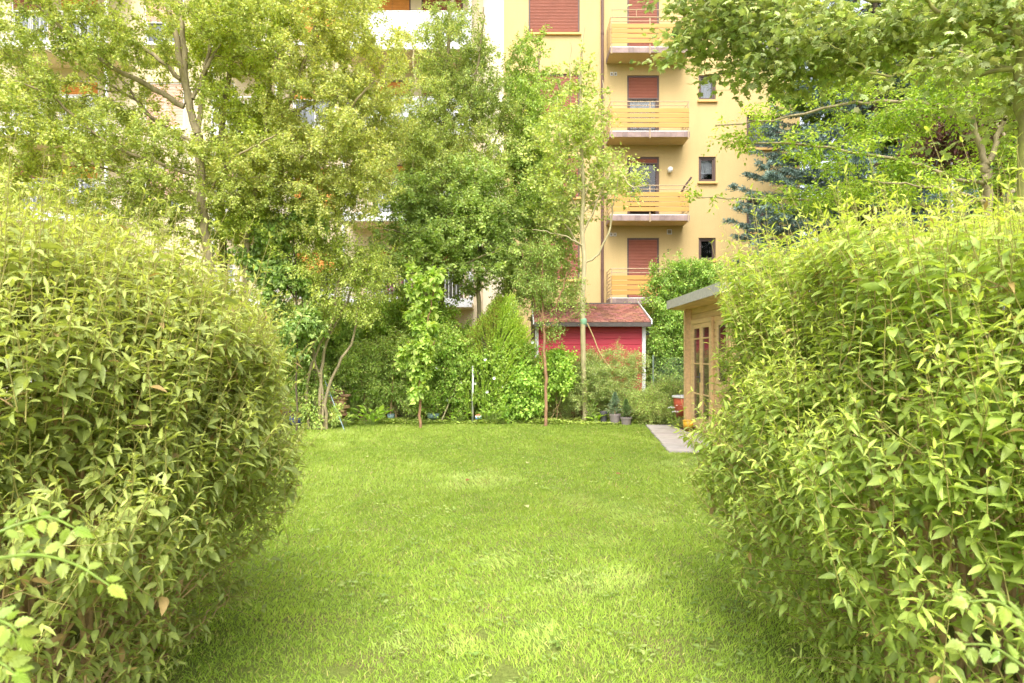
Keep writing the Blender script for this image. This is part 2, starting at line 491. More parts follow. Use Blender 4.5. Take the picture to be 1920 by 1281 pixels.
def clump_tips(rng, ells, n_clumps, per_clump, sig, shell=0.35, sigz=None):
    """tips gathered round random clump centres inside ellipsoids (cx,cy,cz,rx,ry,rz)"""
    ells = np.asarray(ells, float)
    vol = ells[:, 3] * ells[:, 4] * ells[:, 5]
    idx = rng.choice(len(ells), n_clumps, p=vol ** 0.8 / (vol ** 0.8).sum())
    d = norm(rng.normal(0, 1, (n_clumps, 3)))
    r = (shell + (1 - shell) * rng.random(n_clumps) ** 0.6)[:, None]
    c = ells[idx, :3] + d * r * ells[idx, 3:]
    sg = np.array([sig, sig, sigz if sigz else sig])
    t = c[:, None, :] + rng.normal(0, 1, (n_clumps, per_clump, 3)) * sg
    bright = rng.normal(0, 1, n_clumps)
    return t.reshape(-1, 3)

def E(px, py, rx, ry, Y, dY):
    c = W(px, py, Y)
    return (c[0], c[1], c[2], rx / F * Y, dY, ry / F * Y)

def vnoise(P, seed, scale):
    r = np.random.default_rng(seed)
    out = np.zeros(len(P))
    for k in range(10):
        w = r.normal(0, 1, 3) * scale; out += np.sin(P @ w + r.uniform(0, 6.28))
    return out / 10 * 1.6

FOL = 1.3      # overall lightness of foliage
def side_twigs(rng, paths, m=3, l=(.10, .22), up=.15):
    """short side shoots leaving every twig"""
    N, K, _ = paths.shape
    f = rng.uniform(.35, .98, (N, m))
    u = f * (K - 1); i = np.clip(u.astype(int), 0, K - 2); w = (u - i)[..., None]; ar = np.arange(N)[:, None]
    P = (paths[ar, i] * (1 - w) + paths[ar, i + 1] * w).reshape(-1, 3)
    A = norm(paths[ar, i + 1] - paths[ar, i]).reshape(-1, 3)
    d = norm(A * .6 + rng.normal(0, .65, A.shape) + np.array([0, 0, up]))
    L = rng.uniform(l[0], l[1], len(P))[:, None, None]
    t = np.linspace(0, 1, K)[None, :, None]
    sag = np.array([0, 0, -.12]) * L * t * t
    return P[:, None] + d[:, None] * L * t + sag

def leafcol(rng, n, dark, light, t=None, var=0.16, P=None, seed=1, nscale=1.2):
    f = rng.beta(2, 2, n)
    if t is not None: f = 0.45 * f + 0.55 * t
    if P is not None: f = f + 0.30 * vnoise(P, seed, nscale)
    c = lerp(dark, light, np.clip(f, 0, 1))
    return FOL * c * (1 + rng.normal(0, var, (n, 1))) * (1 + rng.normal(0, 0.04, (n, 3)))

def tree(name, label, cat, seed, limbs, ells, clumps, per_clump, sig, per_leaf, size, tmpl, dark, light, bark='bark', mat='leaf',
         group=None, sigz=None, shell=0.35, droop=0.25, upc=0.1, pair=False, spread=0.03, rt=0.002, base=None, crown='crown', flat=0.0, t0=0.25,
         ang=(45, 80), jitter=0.45, smooth=False, var=0.16, extra=None, pen=0.5, nscale=1.2, clip=None, side=3, slen=(.10, .24), sleaf=None):
    rng = np.random.default_rng(seed)
    b = limbs[0][0][0] if base is None else base
    root = thing(name, label, cat, (float(b[0]), float(b[1]), float(b[2])), group)
    tips = clump_tips(rng, ells, clumps, per_clump, sig, shell, sigz)
    tips = tips[tips[:, 2] > 0.05]
    if clip is not None: tips = tips[clip(tips)]
    lp, paths, rad = grow(rng, limbs, tips, upc=upc, rt=rt, pen=pen)
    if side:
        sp = side_twigs(rng, paths, side, slen)
        wood('trunk', lp, np.concatenate([paths, sp]), np.concatenate([rad, np.linspace(rt * .7, rt * .35, 5)[None].repeat(len(sp), 0)]), M[bark], root, sides=4)
    else:
        wood('trunk', lp, paths, rad, M[bark], root)
    A_ = [twig_leaves(rng, paths, per_leaf, t0, ang, droop, size, pair, spread, jitter=jitter, flat=flat)]
    if side: A_.append(twig_leaves(rng, sp, sleaf or max(5, int(per_leaf * .6)), .1, ang, droop, size, pair, spread, jitter=jitter, flat=flat))
    P, D, Nn, S, t = [np.concatenate(z_) for z_ in zip(*A_)]
    C = leafcol(rng, len(P), dark, light, var=var, P=P, seed=seed, nscale=nscale)
    leaves(crown, P, D, Nn, S, C, tmpl, M[mat], root, smooth)
    if extra: extra(rng, root, paths)
    return root

# ------------------------------------------------------------------ render, world, light, camera
sc.view_settings.view_transform = 'Standard'
sc.view_settings.look = 'None'
sc.view_settings.exposure = 0
sc.cycles.max_bounces = 10
sc.cycles.diffuse_bounces = 6
sc.cycles.transmission_bounces = 6
sc.cycles.transparent_max_bounces = 6
sc.cycles.caustics_reflective = False
sc.cycles.caustics_refractive = False

SUN_EL, SUN_AZ = 54.0, 182.0     # degrees; azimuth clockwise from +Y (behind the camera, to the left)
world = bpy.data.worlds.new("World"); sc.world = world; world.use_nodes = True
wn = world.node_tree
sky = wn.nodes.new("ShaderNodeTexSky"); sky.sky_type = 'NISHITA'; sky.sun_disc = False
sky.sun_elevation = R(SUN_EL); sky.sun_rotation = R(SUN_AZ)
sky.air_density = 1.0; sky.dust_density = 5.0; sky.ozone_density = 1.0
hs = wn.nodes.new("ShaderNodeHueSaturation"); hs.inputs["Saturation"].default_value = 0.35; hs.inputs["Value"].default_value = 3.1   # hazy white sky
wn.links.new(sky.outputs[0], hs.inputs["Color"])
wn.links.new(hs.outputs[0], wn.nodes["Background"].inputs["Color"])
wn.nodes["Background"].inputs["Strength"].default_value = 0.15

ld = bpy.data.lights.new("sun", 'SUN'); ld.energy = 2.0; ld.angle = R(32); ld.color = (1.0, 0.965, 0.91)
lo = bpy.data.objects.new("sun", ld); col.objects.link(lo)
sdir = np.array([math.sin(R(SUN_AZ)) * math.cos(R(SUN_EL)), math.cos(R(SUN_AZ)) * math.cos(R(SUN_EL)), math.sin(R(SUN_EL))])
from mathutils import Vector
lo.rotation_euler = Vector(sdir).to_track_quat('Z', 'Y').to_euler()

cd = bpy.data.cameras.new("camera"); cam = bpy.data.objects.new("camera", cd); col.objects.link(cam)
cam.location = (0, 0, CH); cam.rotation_euler = (R(90), 0, 0)
cd.lens = 24.0; cd.sensor_width = 36.0; cd.sensor_fit = 'HORIZONTAL'
cd.shift_y = (HOR - 640.5) / 1920.0
cd.clip_start = 0.02; cd.clip_end = 900
cd.dof.use_dof = True; cd.dof.focus_distance = 9.0; cd.dof.aperture_fstop = 7.0
sc.camera = cam

# ------------------------------------------------------------------ ground
def ground_mat():
    m, nt, b = nodes('ground_turf')
    f = noise(nt, 2.2, 6, 0.7); g = noise(nt, 45, 4, 0.7)
    a = ramp(nt, f, [(0.30, (0.26, 0.21, 0.10)), (0.44, (0.22, 0.25, 0.065)), (0.7, (0.22, 0.31, 0.06))])
    d = ramp(nt, g, [(0.3, (0.6, 0.6, 0.6)), (0.7, (1.15, 1.15, 1.15))])
    mx = nt.nodes.new("ShaderNodeMixRGB"); mx.blend_type = 'MULTIPLY'; mx.inputs[0].default_value = 1
    nt.links.new(a, mx.inputs[1]); nt.links.new(d, mx.inputs[2]); nt.links.new(mx.outputs[0], b.inputs["Base Color"])
    b.inputs["Roughness"].default_value = 1.0; b.inputs["Specular IOR Level"].default_value = 0.05
    bump(nt, b, g, 0.8, 0.03)
    return m
def sheet(name, x0, x1, y0, y1, z, nx, ny, mat, amp=0.0, seed=0):
    xs = np.linspace(x0, x1, nx); ys = np.linspace(y0, y1, ny)
    X, Y = np.meshgrid(xs, ys, indexing='ij')
    P = np.stack([X, Y, np.full_like(X, z)], -1).reshape(-1, 3)
    if amp: P[:, 2] += amp * np.abs(vnoise(P, seed, 1.5))
    i = np.arange(nx - 1)[:, None] * ny + np.arange(ny - 1)[None]
    q = np.stack([i, i + ny, i + ny + 1, i + 1], -1).reshape(-1, 4)
    return npmesh(name, P, [q], mat)
g = sheet('ground', -260, 260, -60, 460, 0.0, 3, 3, ground_mat()); tag(g, kind='structure')
bed = sheet('soil_bed', -9, 2.75, 14.75, 22.5, 0.006, 80, 60, M['soil'], 0.03, 5); tag(bed, kind='structure')

# terrace of grey slabs beside the summer house
rng = np.random.default_rng(3)
tm = MB(); y = 10.32
while y < 14.15:
    w = 0.285
    xl = 2.37 + (y + w / 2 - 10.3) / 3.87 * 0.43 + rng.uniform(-.012, .012)
    xr = 3.34 if y > 12.75 else 3.52
    x = xl - 0.0; off = rng.uniform(0.4, 0.9); first = True
    while x < xr - 0.05:
        x2 = min(x + (off if first else 0.9), xr); first = False
        c = rng.uniform(0.86, 1.12)
        tm.box(x, x2 - 0.008, y, y + w - 0.010, -0.05, 0.035 + rng.uniform(-.002, .002), 0.004, color=(c, c * rng.uniform(.97, 1.0), c * rng.uniform(.94, 1)))
        x = x2
    y += w
ter = tm.build('terrace', M['paver'], colors=True); tag(ter, kind='structure')
th = MB(); th.box(3.345, 3.53, 12.78, 14.1, -0.02, 0.02)
tag(th.build('threshold_bed', M['soil']), kind='structure')

# ------------------------------------------------------------------ buildings
def facade(name, x0, x1, z0, z1, Y, openings, mats, parent, depth=0.13, back=9.0):
    """front wall with real openings, reveals, dark room behind each and side and back walls; mats=(wall, reveal, dark)"""
    xs = sorted(set([x0, x1] + [v for o in openings for v in o[:2] if x0 < v < x1]))
    zs = sorted(set([z0, z1] + [v for o in openings for v in o[2:] if z0 < v < z1]))
    v = []; q = []; fm = []
    def quad(a, b, c, d, mi):
        n = len(v); v.extend([a, b, c, d]); q.append((n, n + 1, n + 2, n + 3)); fm.append(mi)
    for i in range(len(xs) - 1):
        for k in range(len(zs) - 1):
            cx = (xs[i] + xs[i + 1]) / 2; cz = (zs[k] + zs[k + 1]) / 2
            if any(o[0] < cx < o[1] and o[2] < cz < o[3] for o in openings): continue
            quad((xs[i], Y, zs[k]), (xs[i + 1], Y, zs[k]), (xs[i + 1], Y, zs[k + 1]), (xs[i], Y, zs[k + 1]), 0)
    D = Y + depth; B = Y + 0.9
    for a, b, c, d in openings:
        for (p, r, mi) in ((Y, D, 1), (D, B, 2)):
            quad((a, p, c), (a, r, c), (a, r, d), (a, p, d), mi); quad((b, p, c), (b, p, d), (b, r, d), (b, r, c), mi)
            quad((a, p, c), (b, p, c), (b, r, c), (a, r, c), mi); quad((a, p, d), (a, r, d), (b, r, d), (b, p, d), mi)
        quad((a, B, c), (b, B, c), (b, B, d), (a, B, d), 2)
    E_ = Y + back
    quad((x0, Y, z0), (x0, Y, z1), (x0, E_, z1), (x0, E_, z0), 0); quad((x1, Y, z0), (x1, E_, z0), (x1, E_, z1), (x1, Y, z1), 0)
    quad((x0, E_, z0), (x0, E_, z1), (x1, E_, z1), (x1, E_, z0), 0); quad((x0, Y, z1), (x1, Y, z1), (x1, E_, z1), (x0, E_, z1), 0)
    return npmesh(name, v, [np.array(q)], list(mats), parent, fmats=fm)

def window(parent, x0, x1, z0, z1, Y, shut=0.0, smat='shutter', curtain=None, sill=None, fw=0.055, fmat='frame_brown', mull=None, kind='window'):
    f = MB(); a, b = Y + 0.045, Y + 0.125; e = 0.003
    f.box(x0 + e, x0 + fw, a, b, z0 + e, z1 - e); f.box(x1 - fw, x1 - e, a, b, z0 + e, z1 - e)
    f.box(x0 + fw, x1 - fw, a + .002, b - .002, z0 + e, z0 + fw); f.box(x0 + fw, x1 - fw, a + .002, b - .002, z1 - fw, z1 - e)
    g = 0.05
    f.box(x0 + fw, x0 + fw + g, a + .03, b + .01, z0 + fw, z1 - fw); f.box(x1 - fw - g, x1 - fw, a + .03, b + .01, z0 + fw, z1 - fw)
    f.box(x0 + fw + g, x1 - fw - g, a + .032, b + .012, z0 + fw, z0 + fw + g); f.box(x0 + fw + g, x1 - fw - g, a + .032, b + .012, z1 - fw - g, z1 - fw)
    if mull:
        for mx in mull: f.box(mx - .03, mx + .03, a + .025, b + .005, z0 + fw + g, z1 - fw - g)
    w = f.build(kind, M[fmat], parent)
    if shut < 0.99:
        p = MB(); yy = b - 0.012
        p.add([(x0 + fw + g, yy, z0 + fw + g), (x1 - fw - g, yy, z0 + fw + g), (x1 - fw - g, yy, z1 - fw - g), (x0 + fw + g, yy, z1 - fw - g)], quads=[(0, 1, 2, 3)])
        p.build('pane', M['glass'], w)
        if curtain:
            c = MB(); n = 40; cz0, cz1 = z0 + fw, z1 - fw
            if curtain == 'half': cz0 = z0 + 0.38 * (z1 - z0)
            pr = [(x0 + fw + (x1 - x0 - 2 * fw) * i / n, Y + 0.22 + 0.022 * math.sin(i * 1.25) + .008 * math.sin(i * 2.9)) for i in range(n + 1)]
            vv = [(x, y_, cz0) for x, y_ in pr] + [(x, y_, cz1) for x, y_ in pr]
            c.add(vv, quads=[(i, i + 1, n + 2 + i, n + 1 + i) for i in range(n)])
            c.build('curtain', M['curtain'], w, smooth=True)
    if shut > 0:
        s = MB(); pitch = 0.052; zb = z1 - fw * .5 - (z1 - z0 - fw * .5) * shut + (0.02 if shut > .98 else 0)
        pr = []; z = zb; yb = Y + 0.062
        while z < z1 - 0.02:
            pr += [(yb + .012, z), (yb, z + .008), (yb - .006, z + pitch * .5), (yb, z + pitch - .010), (yb + .012, z + pitch - .002)]; z += pitch
        s.prof_x(pr, x0 + fw * .8, x1 - fw * .8)
        sh = s.build('shutter', M[smat], w)
        bar = MB(); bar.box(x0 + fw * .8, x1 - fw * .8, yb - .010, yb + .016, zb - .05, zb + .003, .004)
        bar.build('end_bar', M[fmat], sh)
    if sill:
        s = MB(); s.box(x0 - .05, x1 + .05, Y - 0.09, Y + 0.04, z0 - .085, z0 - .004, .008); s.build('sill', M[sill], w)
    return w

# --- yellow apartment house on the right -------------------------------------
YB = 24.0
X = lambda px: WX(px, YB)
Z = lambda py: WZ(py, YB)
house = thing('apartment_building', 'yellow rendered apartment block with terracotta shutters and slatted balconies behind the red shed', 'building', (X(1180), YB, 0))
ops = []; spec = []
XR = X(1500)
for k, b in enumerate((62, 216, 370, 524)):
    o = (X(991), X(1087), Z(b), Z(b - 78)); ops.append(o); spec.append((o, dict(shut=1.0, sill='yellow_trim')))
doors = {0: dict(shut=1.0), 1: dict(shut=0.34, curtain='full'), 2: dict(shut=0.08), 3: dict(shut=1.0)}
slabz = []
for k in range(4):
    zf = WZ((99, 257, 414, 570)[k], YB - 0.9) + 0.19
    slabz.append(zf)
    o = (X(1176), X(1236), zf + 0.02, Z((-14, 141, 294, 446)[k])); ops.append(o); spec.append((o, dict(kind='door', fw=.06, **doors[k])))
for k, (t, b) in enumerate(((-14, 34), (141, 188), (294, 341), (446, 488))):
    o = (X(1310), X(1342), Z(b), Z(t)); ops.append(o)
    spec.append((o, [dict(curtain='full', sill='yellow_trim'), dict(curtain='full', sill='yellow_trim'), dict(curtain='half', sill='yellow_trim'), dict(sill='yellow_trim')][k]))
for t in (58, 216, 374):
    o = (X(1400), X(1462), Z(t + 62), Z(t)); ops.append(o); spec.append((o, dict(curtain='full', sill='yellow_trim', mull=[X(1431)])))
facade('wall', X(945) + .004, XR, 0.0, 17.2, YB, ops, (M['yellow'], M['yellow'], M['dark']), house)
for o, kw in spec: window(house, *o, YB, **kw)
rf = MB(); rf.box(X(945) + .004, XR + .4, YB - 0.6, YB + 9.4, 17.21, 17.5, .03); rf.build('roof', M['felt_dark'], house)

def yellow_balcony(k):
    zt = slabz[k]; zb = zt - 0.19; xl, xr = 3.31, 6.02; yf = YB - 0.9
    s = MB(); s.box(xl + .012, xr - .012, yf + .012, YB + .003, zb, zt - .03)
    slab = s.build('balcony', M['yellow'], house)
    t = MB(); n = 13; rg = np.random.default_rng(40 + k)
    for i in range(n):
        a = xl + (xr - xl) * i / n; b = xl + (xr - xl) * (i + 1) / n; c = rg.uniform(.8, 1.2)
        t.box(a + .003, b - .003, yf, yf + .011, zb + .006, zt - .003, color=(c, c, c))
    for i in range(4):
        a = yf + .012 + .88 * i / 4; b = a + .88 / 4; c = rg.uniform(.8, 1.2)
        t.box(xl, xl + .011, a, b - .006, zb + .006, zt - .003, color=(c, c, c)); t.box(xr - .011, xr, a, b - .006, zb + .006, zt - .003, color=(c, c, c))
    t.build('edge_tile', M['slab'], slab, colors=True)
    c = MB(); c.box(xl + .02, xr - .02, yf + .02, YB - .004, zt - .029, zt + .035, .004); c.build('floor', M['white'], slab)
    yr = yf - 0.03
    for j in range(4):
        b = MB(); z0 = zt + 0.12 + j * 0.168; b.box(xl + .05, xr - .04, yr - .022, yr, z0, z0 + 0.144, .004)
        b.build('railing_board', M['board_yellow'], slab)
    for zz, rr in ((zt + .87, .013), (zt + 1.0, .018)):
        r = MB(); r.tube([(xl + .03, yr + .01, zz), (xr - .03, yr + .01, zz)], rr, 8); r.build('rail', M['rail'], slab)
    for px in (xl + .06, (xl + xr) / 2, xr - .06):
        r = MB(); r.box(px - .016, px + .016, yr + .002, yr + .028, zb - .03, zt + 1.0, .003)
        r.box(px - .022, px + .022, yr + .001, yf + .1, zb - .045, zb - .031, .002); r.build('post', M['rail'], slab)
    for sx in (xl + .03, xr - .03):
        r = MB()
        for zz in [zt + .14 + .12 * q for q in range(6)] + [zt + .87, zt + 1.0]:
            r.tube([(sx, yr + .01, zz), (sx, YB - .005, zz)], .011, 6)
        r.tube([(sx, YB - .03, zt), (sx, YB - .03, zt + 1.0)], .014, 6)
        r.build('side_railing', M['rail'], slab)
    return slab
bal = [yellow_balcony(k) for k in range(4)]
# extra raised rail on the top balcony
r = MB(); zt = slabz[0]
r.tube([(3.34, YB - .95, zt + 1.24), (5.98, YB - .95, zt + 1.24)], .013, 8)
for px in (3.4, 4.2, 5.0, 5.95): r.tube([(px, YB - .945, zt + .98), (px, YB - .95, zt + 1.24)], .011, 6)
r.build('upper_rail', M['rail'], bal[0])
# drainpipe, lamp, vents
d = MB(); xp = X(1129)
d.tube([(xp, YB - .07, 17.2), (xp, YB - .07, 0.1)], .05, 12)
for zz in (12.8, 10.1, 7.3, 4.5): d.lathe((xp, YB - .07, zz), [(.05, -.03), (.058, -.03), (.058, .03), (.05, .03)], 12)
d.build('drainpipe', M['pipe'], house)
lm = MB(); lm.lathe((X(1255), YB - .14, Z(320)), [(.001, -.1), (.05, -.085), (.085, -.04), (.095, 0.01), (.08, .06), (.045, .09), (.001, .1)], 16)
gl = lm.build('wall_lamp', M['lampglass'], house, smooth=True)
lb = MB(); lb.box(X(1255) - .05, X(1255) + .05, YB - .075, YB + .002, Z(320) - .08, Z(320) - .02, .006); lb.build('lamp_bracket', M['white'], gl)
def vent(px, py, w, h):
    v = MB(); x, z = X(px), Z(py)
    v.box(x - w / 2, x + w / 2, YB - .02, YB + .002, z - h / 2, z - h / 2 + .02); v.box(x - w / 2, x + w / 2, YB - .02, YB + .002, z + h / 2 - .02, z + h / 2)
    v.box(x - w / 2, x - w / 2 + .02, YB - .019, YB + .002, z - h / 2 + .02, z + h / 2 - .02); v.box(x + w / 2 - .02, x + w / 2, YB - .019, YB + .002, z - h / 2 + .02, z + h / 2 - .02)
    k = v.build('vent', M['white'], house)
    s = MB(); zz = z - h / 2 + .03
    while zz < z + h / 2 - .03:
        s.box(x - w / 2 + .021, x + w / 2 - .021, YB - .014, YB - .003, zz, zz + .012); zz += .022
    s.build('louvre', M['pot_grey'], k)
vent(1255, 435, .17, .17); vent(1147, 139, .1, .12); vent(1154, 139, .1, .12); vent(1146, 440, .1, .12); vent(1153, 440, .1, .12)
hk = MB(); hk.tube([(X(1252), YB, Z(468)), (X(1252), YB - .08, Z(468)), (X(1252), YB - .08, Z(473))], .018, 6); hk.build('wall_hook', M['frame_brown'], house)
# things on the balcony of the third row: window box plants and a leaning pole, and a striped bench
pl = MB(); z3 = slabz[2]
pl.tube([(5.62, YB - .75, z3 + .55), (5.85, YB - .86, z3 + .98), (6.07, YB - .92, z3 + 1.28)], .035, 8)
tag(pl.build('parasol', M['frame_brown']), 'dark folded parasol leaning out over the corner of a yellow balcony', 'parasol')

# --- cream apartment house on the left ----------------------------------------
YL = 24.1
XL = lambda px: WX(px, YL); ZL = lambda py: WZ(py, YL)
cream = thing('apartment_building', 'pale cream apartment block with white balconies half hidden behind the tall trees', 'building', (XL(450), YL, 0))
ops = []; spec = []
for k in range(5):
    dz = 158 * k
    for a, b, smat, sh in ((270, 345, 'shutter_pink', (0.5, 1.0, .7, .9, .4)[k]), (548, 632, 'awning', (.9, .35, 1.0, .5, .6)[k]), (395, 440, 'shutter_pink', (.2, .1, .5, .3, .2)[k])):
        o = (XL(a), XL(b), ZL(82 + dz), ZL(-4 + dz)); ops.append(o); spec.append((o, dict(shut=sh, smat=smat, curtain='full', sill='white', fmat='white', mull=[XL((a + b) / 2)] if b - a > 60 else None)))
    for a, b in ((20, 90), (110, 185), (700, 770), (790, 868)):
        o = (XL(a), XL(b), ZL(92 + dz), ZL(-8 + dz)); ops.append(o); spec.append((o, dict(shut=.25, smat='awning' if a in (110, 700) else 'shutter', curtain='full', fmat='frame_brown' if a > 600 else 'white', mull=[XL((a + b) / 2)], kind='door')))
facade('wall', XL(-560), XL(906), 0.0, 17.6, YL, ops, (M['cream'], M['cream'], M['dark']), cream)
for o, kw in spec: window(cream, *o, YL, **kw)
pz = MB(); pz.box(XL(906) + .003, XL(945), YL - .12, YL + 9, 0, 17.6); pz.build('end_wall', M['cream_pale'], cream)
rf = MB(); rf.box(XL(-560), XL(945), YL - .6, YL + 9.4, 17.61, 17.9, .03); rf.build('roof', M['felt_dark'], cream)

def white_balcony(xa, xb, k, style, name='balcony'):
    yf = YL - 1.5
    zb = WZ(92 + 161 * k, yf); zt = zb + .17
    s = MB(); s.box(xa, xb, yf, YL + .003, zb, zt, .006)
    slab = s.build(name, M['cream'], cream)
    e = MB(); e.box(xa - .01, xb + .01, yf - .03, yf - .002, zb - .02, zt + .1, .004); e.build('edge_board', M['white'], slab)
    if style == 'panel':
        p = MB(); n = int((xb - xa) / .05); pr = [(xa + (xb - xa) * i / n, yf - .012 * (i % 2)) for i in range(n + 1)]
        vv = [(x, y_, zt + .13) for x, y_ in pr] + [(x, y_, zt + 1.05) for x, y_ in pr]
        p.add(vv, quads=[(i, i + 1, n + 2 + i, n + 1 + i) for i in range(n)]); p.build('panel', M['white_panel'], slab)
    else:
        p = MB(); n = int((xb - xa) / .12)
        for i in range(n + 1):
            x = xa + .02 + (xb - xa - .04) * i / n; p.tube([(x, yf + .01, zt), (x, yf + .01, zt + 1.0)], .010, 6)
        for sx in (xa + .02, xb - .02):
            for i in range(1, 12):
                p.tube([(sx, yf + .01 + i * .12, zt), (sx, yf + .01 + i * .12, zt + 1.0)], .010, 5)
        p.build('railing_bar', M['white'], slab)
    r = MB(); r.tube([(xa, yf + .01, zt + 1.08), (xb, yf + .01, zt + 1.08)], .024, 8)
    for sx in (xa + .02, xb - .02): r.tube([(sx, yf, zt + 1.08), (sx, YL, zt + 1.08)], .022, 8)
    r.build('handrail', M['white'], slab)
    for px in (xa + .05, xb - .05):
        r = MB(); r.box(px - .045, px + .045, yf + .03, yf + .12, zt + .003, zt + 2.66, .006); r.build('post', M['white'], slab)
    return slab
yf = YL - 1.5
for k in range(-1, 4):
    white_balcony(WX(-30, yf), WX(200, yf), k, 'bar'); white_balcony(WX(640, yf), WX(884, yf), k, ('panel', 'panel', 'bar', 'bar')[k] if k >= 0 else 'bar')
    if k >= 0:
        white_balcony(WX(395, yf), WX(520, yf), k, 'bar')
# purple chair on the lowest balcony
ch = thing('balcony_chair', 'dark purple plastic chair behind the railing of the lowest white balcony', 'chair', (WX(737, 23.3), 23.3, WZ(575, 23.3)))
zc = WZ(92 + 161 * 3, yf) + .17; xc = WX(737, 23.3)
ch.location = (xc, 23.3, zc)
c = MB(); c.box(xc - .24, xc + .24, 23.1, 23.55, zc + .42, zc + .46, .01); c.build('seat', M['purple'], ch)
c = MB(); n = 8; vv = []; 
for i in range(n + 1):
    a = -1 + 2 * i / n; vv += [(xc + .26 * a, 23.56 - .06 * a * a, zc + .46), (xc + .29 * a, 23.66 - .08 * a * a, zc + .98 - .12 * a * a)]
vv2 = [(x, y_ + .03, z) for x, y_, z in vv]; m_ = len(vv)
qd = [(2 * i, 2 * i + 2, 2 * i + 3, 2 * i + 1) for i in range(n)] + [(m_ + 2 * i, m_ + 2 * i + 1, m_ + 2 * i + 3, m_ + 2 * i + 2) for i in range(n)] + [(2 * i + 1, 2 * i + 3, m_ + 2 * i + 3, m_ + 2 * i + 1) for i in range(n)]
c.add(vv + vv2, quads=qd); c.build('backrest', M['purple'], ch, smooth=False)
for sx in (-.21, .21):
    for sy in (23.13, 23.52):
        c = MB(); c.tube([(xc + sx, sy, zc + .42), (xc + sx * 1.1, sy, zc)], [.022, .016], 8); c.build('leg', M['purple'], ch)

# ------------------------------------------------------------------ red shed
YS = 16.6
shed = thing('garden_shed', 'red boarded garden shed with white corner posts and red shingle roof', 'shed', (1.9, YS + .9, 0))
x0, x1, zf, ze = 0.63, 3.16, 0.06, 2.33
w = MB(); pr = []; z = zf
while z < ze - .01:
    pr += [(YS, z), (YS - .003, z + .126), (YS + .012, z + .133), (YS + .012, z + .142)]; z += .142
w.prof_x(pr, x0, x1)
w.box(x0, x1, YS + .02, YS + 2.4, zf, ze)
# gable ends
for gx in (x0 + .01, x1 - .01):
    w.add([(gx, YS + .02, ze), (gx, YS + 2.4, ze), (gx, YS + 1.4, ze + .5)], tris=[(0, 1, 2)])
w.build('wall', M['red'], shed)
for gx in (x0 - .07, x1):
    p = MB(); p.box(gx, gx + .085, YS - .035, YS + .05, zf - .05, ze - .05, .004); p.build('corner_post', M['white'], shed)
ex0, ex1 = 0.53, 3.32; ey, ez = YS - .28, 2.285; ry, rz = YS + 1.45, 2.86
sl = (rz - ez) / (ry - ey)
rf = MB(); rf.add([(ex0, ey, ez), (ex1, ey, ez), (ex1, ry, rz), (ex0, ry, rz), (ex0, ry + 1.5, ez), (ex1, ry + 1.5, ez)], quads=[(0, 1, 2, 3), (3, 2, 5, 4)])
rf.add([(ex0, ey, ez - .03), (ex1, ey, ez - .03), (ex1, ry, rz - .03), (ex0, ry, rz - .03)], quads=[(0, 3, 2, 1)])
rrng = np.random.default_rng(9); nrow = 13; L = math.hypot(ry - ey, rz - ez); rowl = L / nrow
for i in range(nrow):
    nx = 14; tw = (ex1 - ex0) / nx
    for j in range(-1, nx + 1):
        a = max(ex0, ex0 + (j + .5 * (i % 2)) * tw + .006); b = min(ex1, ex0 + (j + 1 + .5 * (i % 2)) * tw - .006)
        if b - a < .02: continue
        s0 = i * rowl - .01; s1 = (i + 1) * rowl + .04; c = rrng.uniform(.72, 1.25); cc = (c, c * rrng.uniform(.9, 1.15), c * rrng.uniform(.9, 1.15))
        def pt(x, s, up): return (x, ey + s * (ry - ey) / L - up * (rz - ez) / L, ez + s * (rz - ez) / L + up)
        m = (a + b) / 2; ch_ = .03
        vv = [pt(a, s0 + ch_, .020), pt(a + ch_, s0, .022), pt(b - ch_, s0, .022), pt(b, s0 + ch_, .020), pt(b, s1, .006), pt(a, s1, .006)]
        vb = [(x, y_, z_ - .012) for x, y_, z_ in vv[:4]]
        rf.add(vv + vb, quads=[(0, 1, 2, 3), (0, 3, 4, 5), (0, 6, 7, 1), (1, 7, 8, 2), (2, 8, 9, 3)], color=cc)
roof = rf.build('roof', M['shingle'], shed, colors=True)
f = MB(); f.box(ex0, ex1, ey - .035, ey - .002, ez - .105, ez - .004, .004); f.build('fascia', M['felt_dark'], roof)
for gx in (ex0 - .028, ex1 + .002):
    b = MB(); u = .05
    v0 = [(gx, ey - .04, ez - .05), (gx + .026, ey - .04, ez - .05), (gx + .026, ry, rz - .05), (gx, ry, rz - .05)]
    b.add(v0 + [(x, y_, z_ + .11) for x, y_, z_ in v0], quads=[(0, 3, 2, 1), (4, 5, 6, 7), (0, 1, 5, 4), (1, 2, 6, 5), (2, 3, 7, 6), (3, 0, 4, 7)])
    b.build('bargeboard', M['white'], roof)
rc = MB(); rc.add([(ex0, ry - .1, rz - .018), (ex1, ry - .1, rz - .018), (ex1, ry, rz + .03), (ex0, ry, rz + .03), (ex0, ry + .1, rz - .018), (ex1, ry + .1, rz - .018)], quads=[(0, 1, 2, 3), (3, 2, 5, 4)])
rc.build('ridge_cap', M['felt_dark'], roof)
lt = MB(); lt.box(x1 + .1, x1 + .24, YS + .25, YS + .4, 2.0, 2.1, .01); lt.tube([(x1 + .1, YS + .32, 2.06), (x1 - .01, YS + .32, 2.06)], .015, 6); lt.build('floodlight', M['pot_dark'], shed)

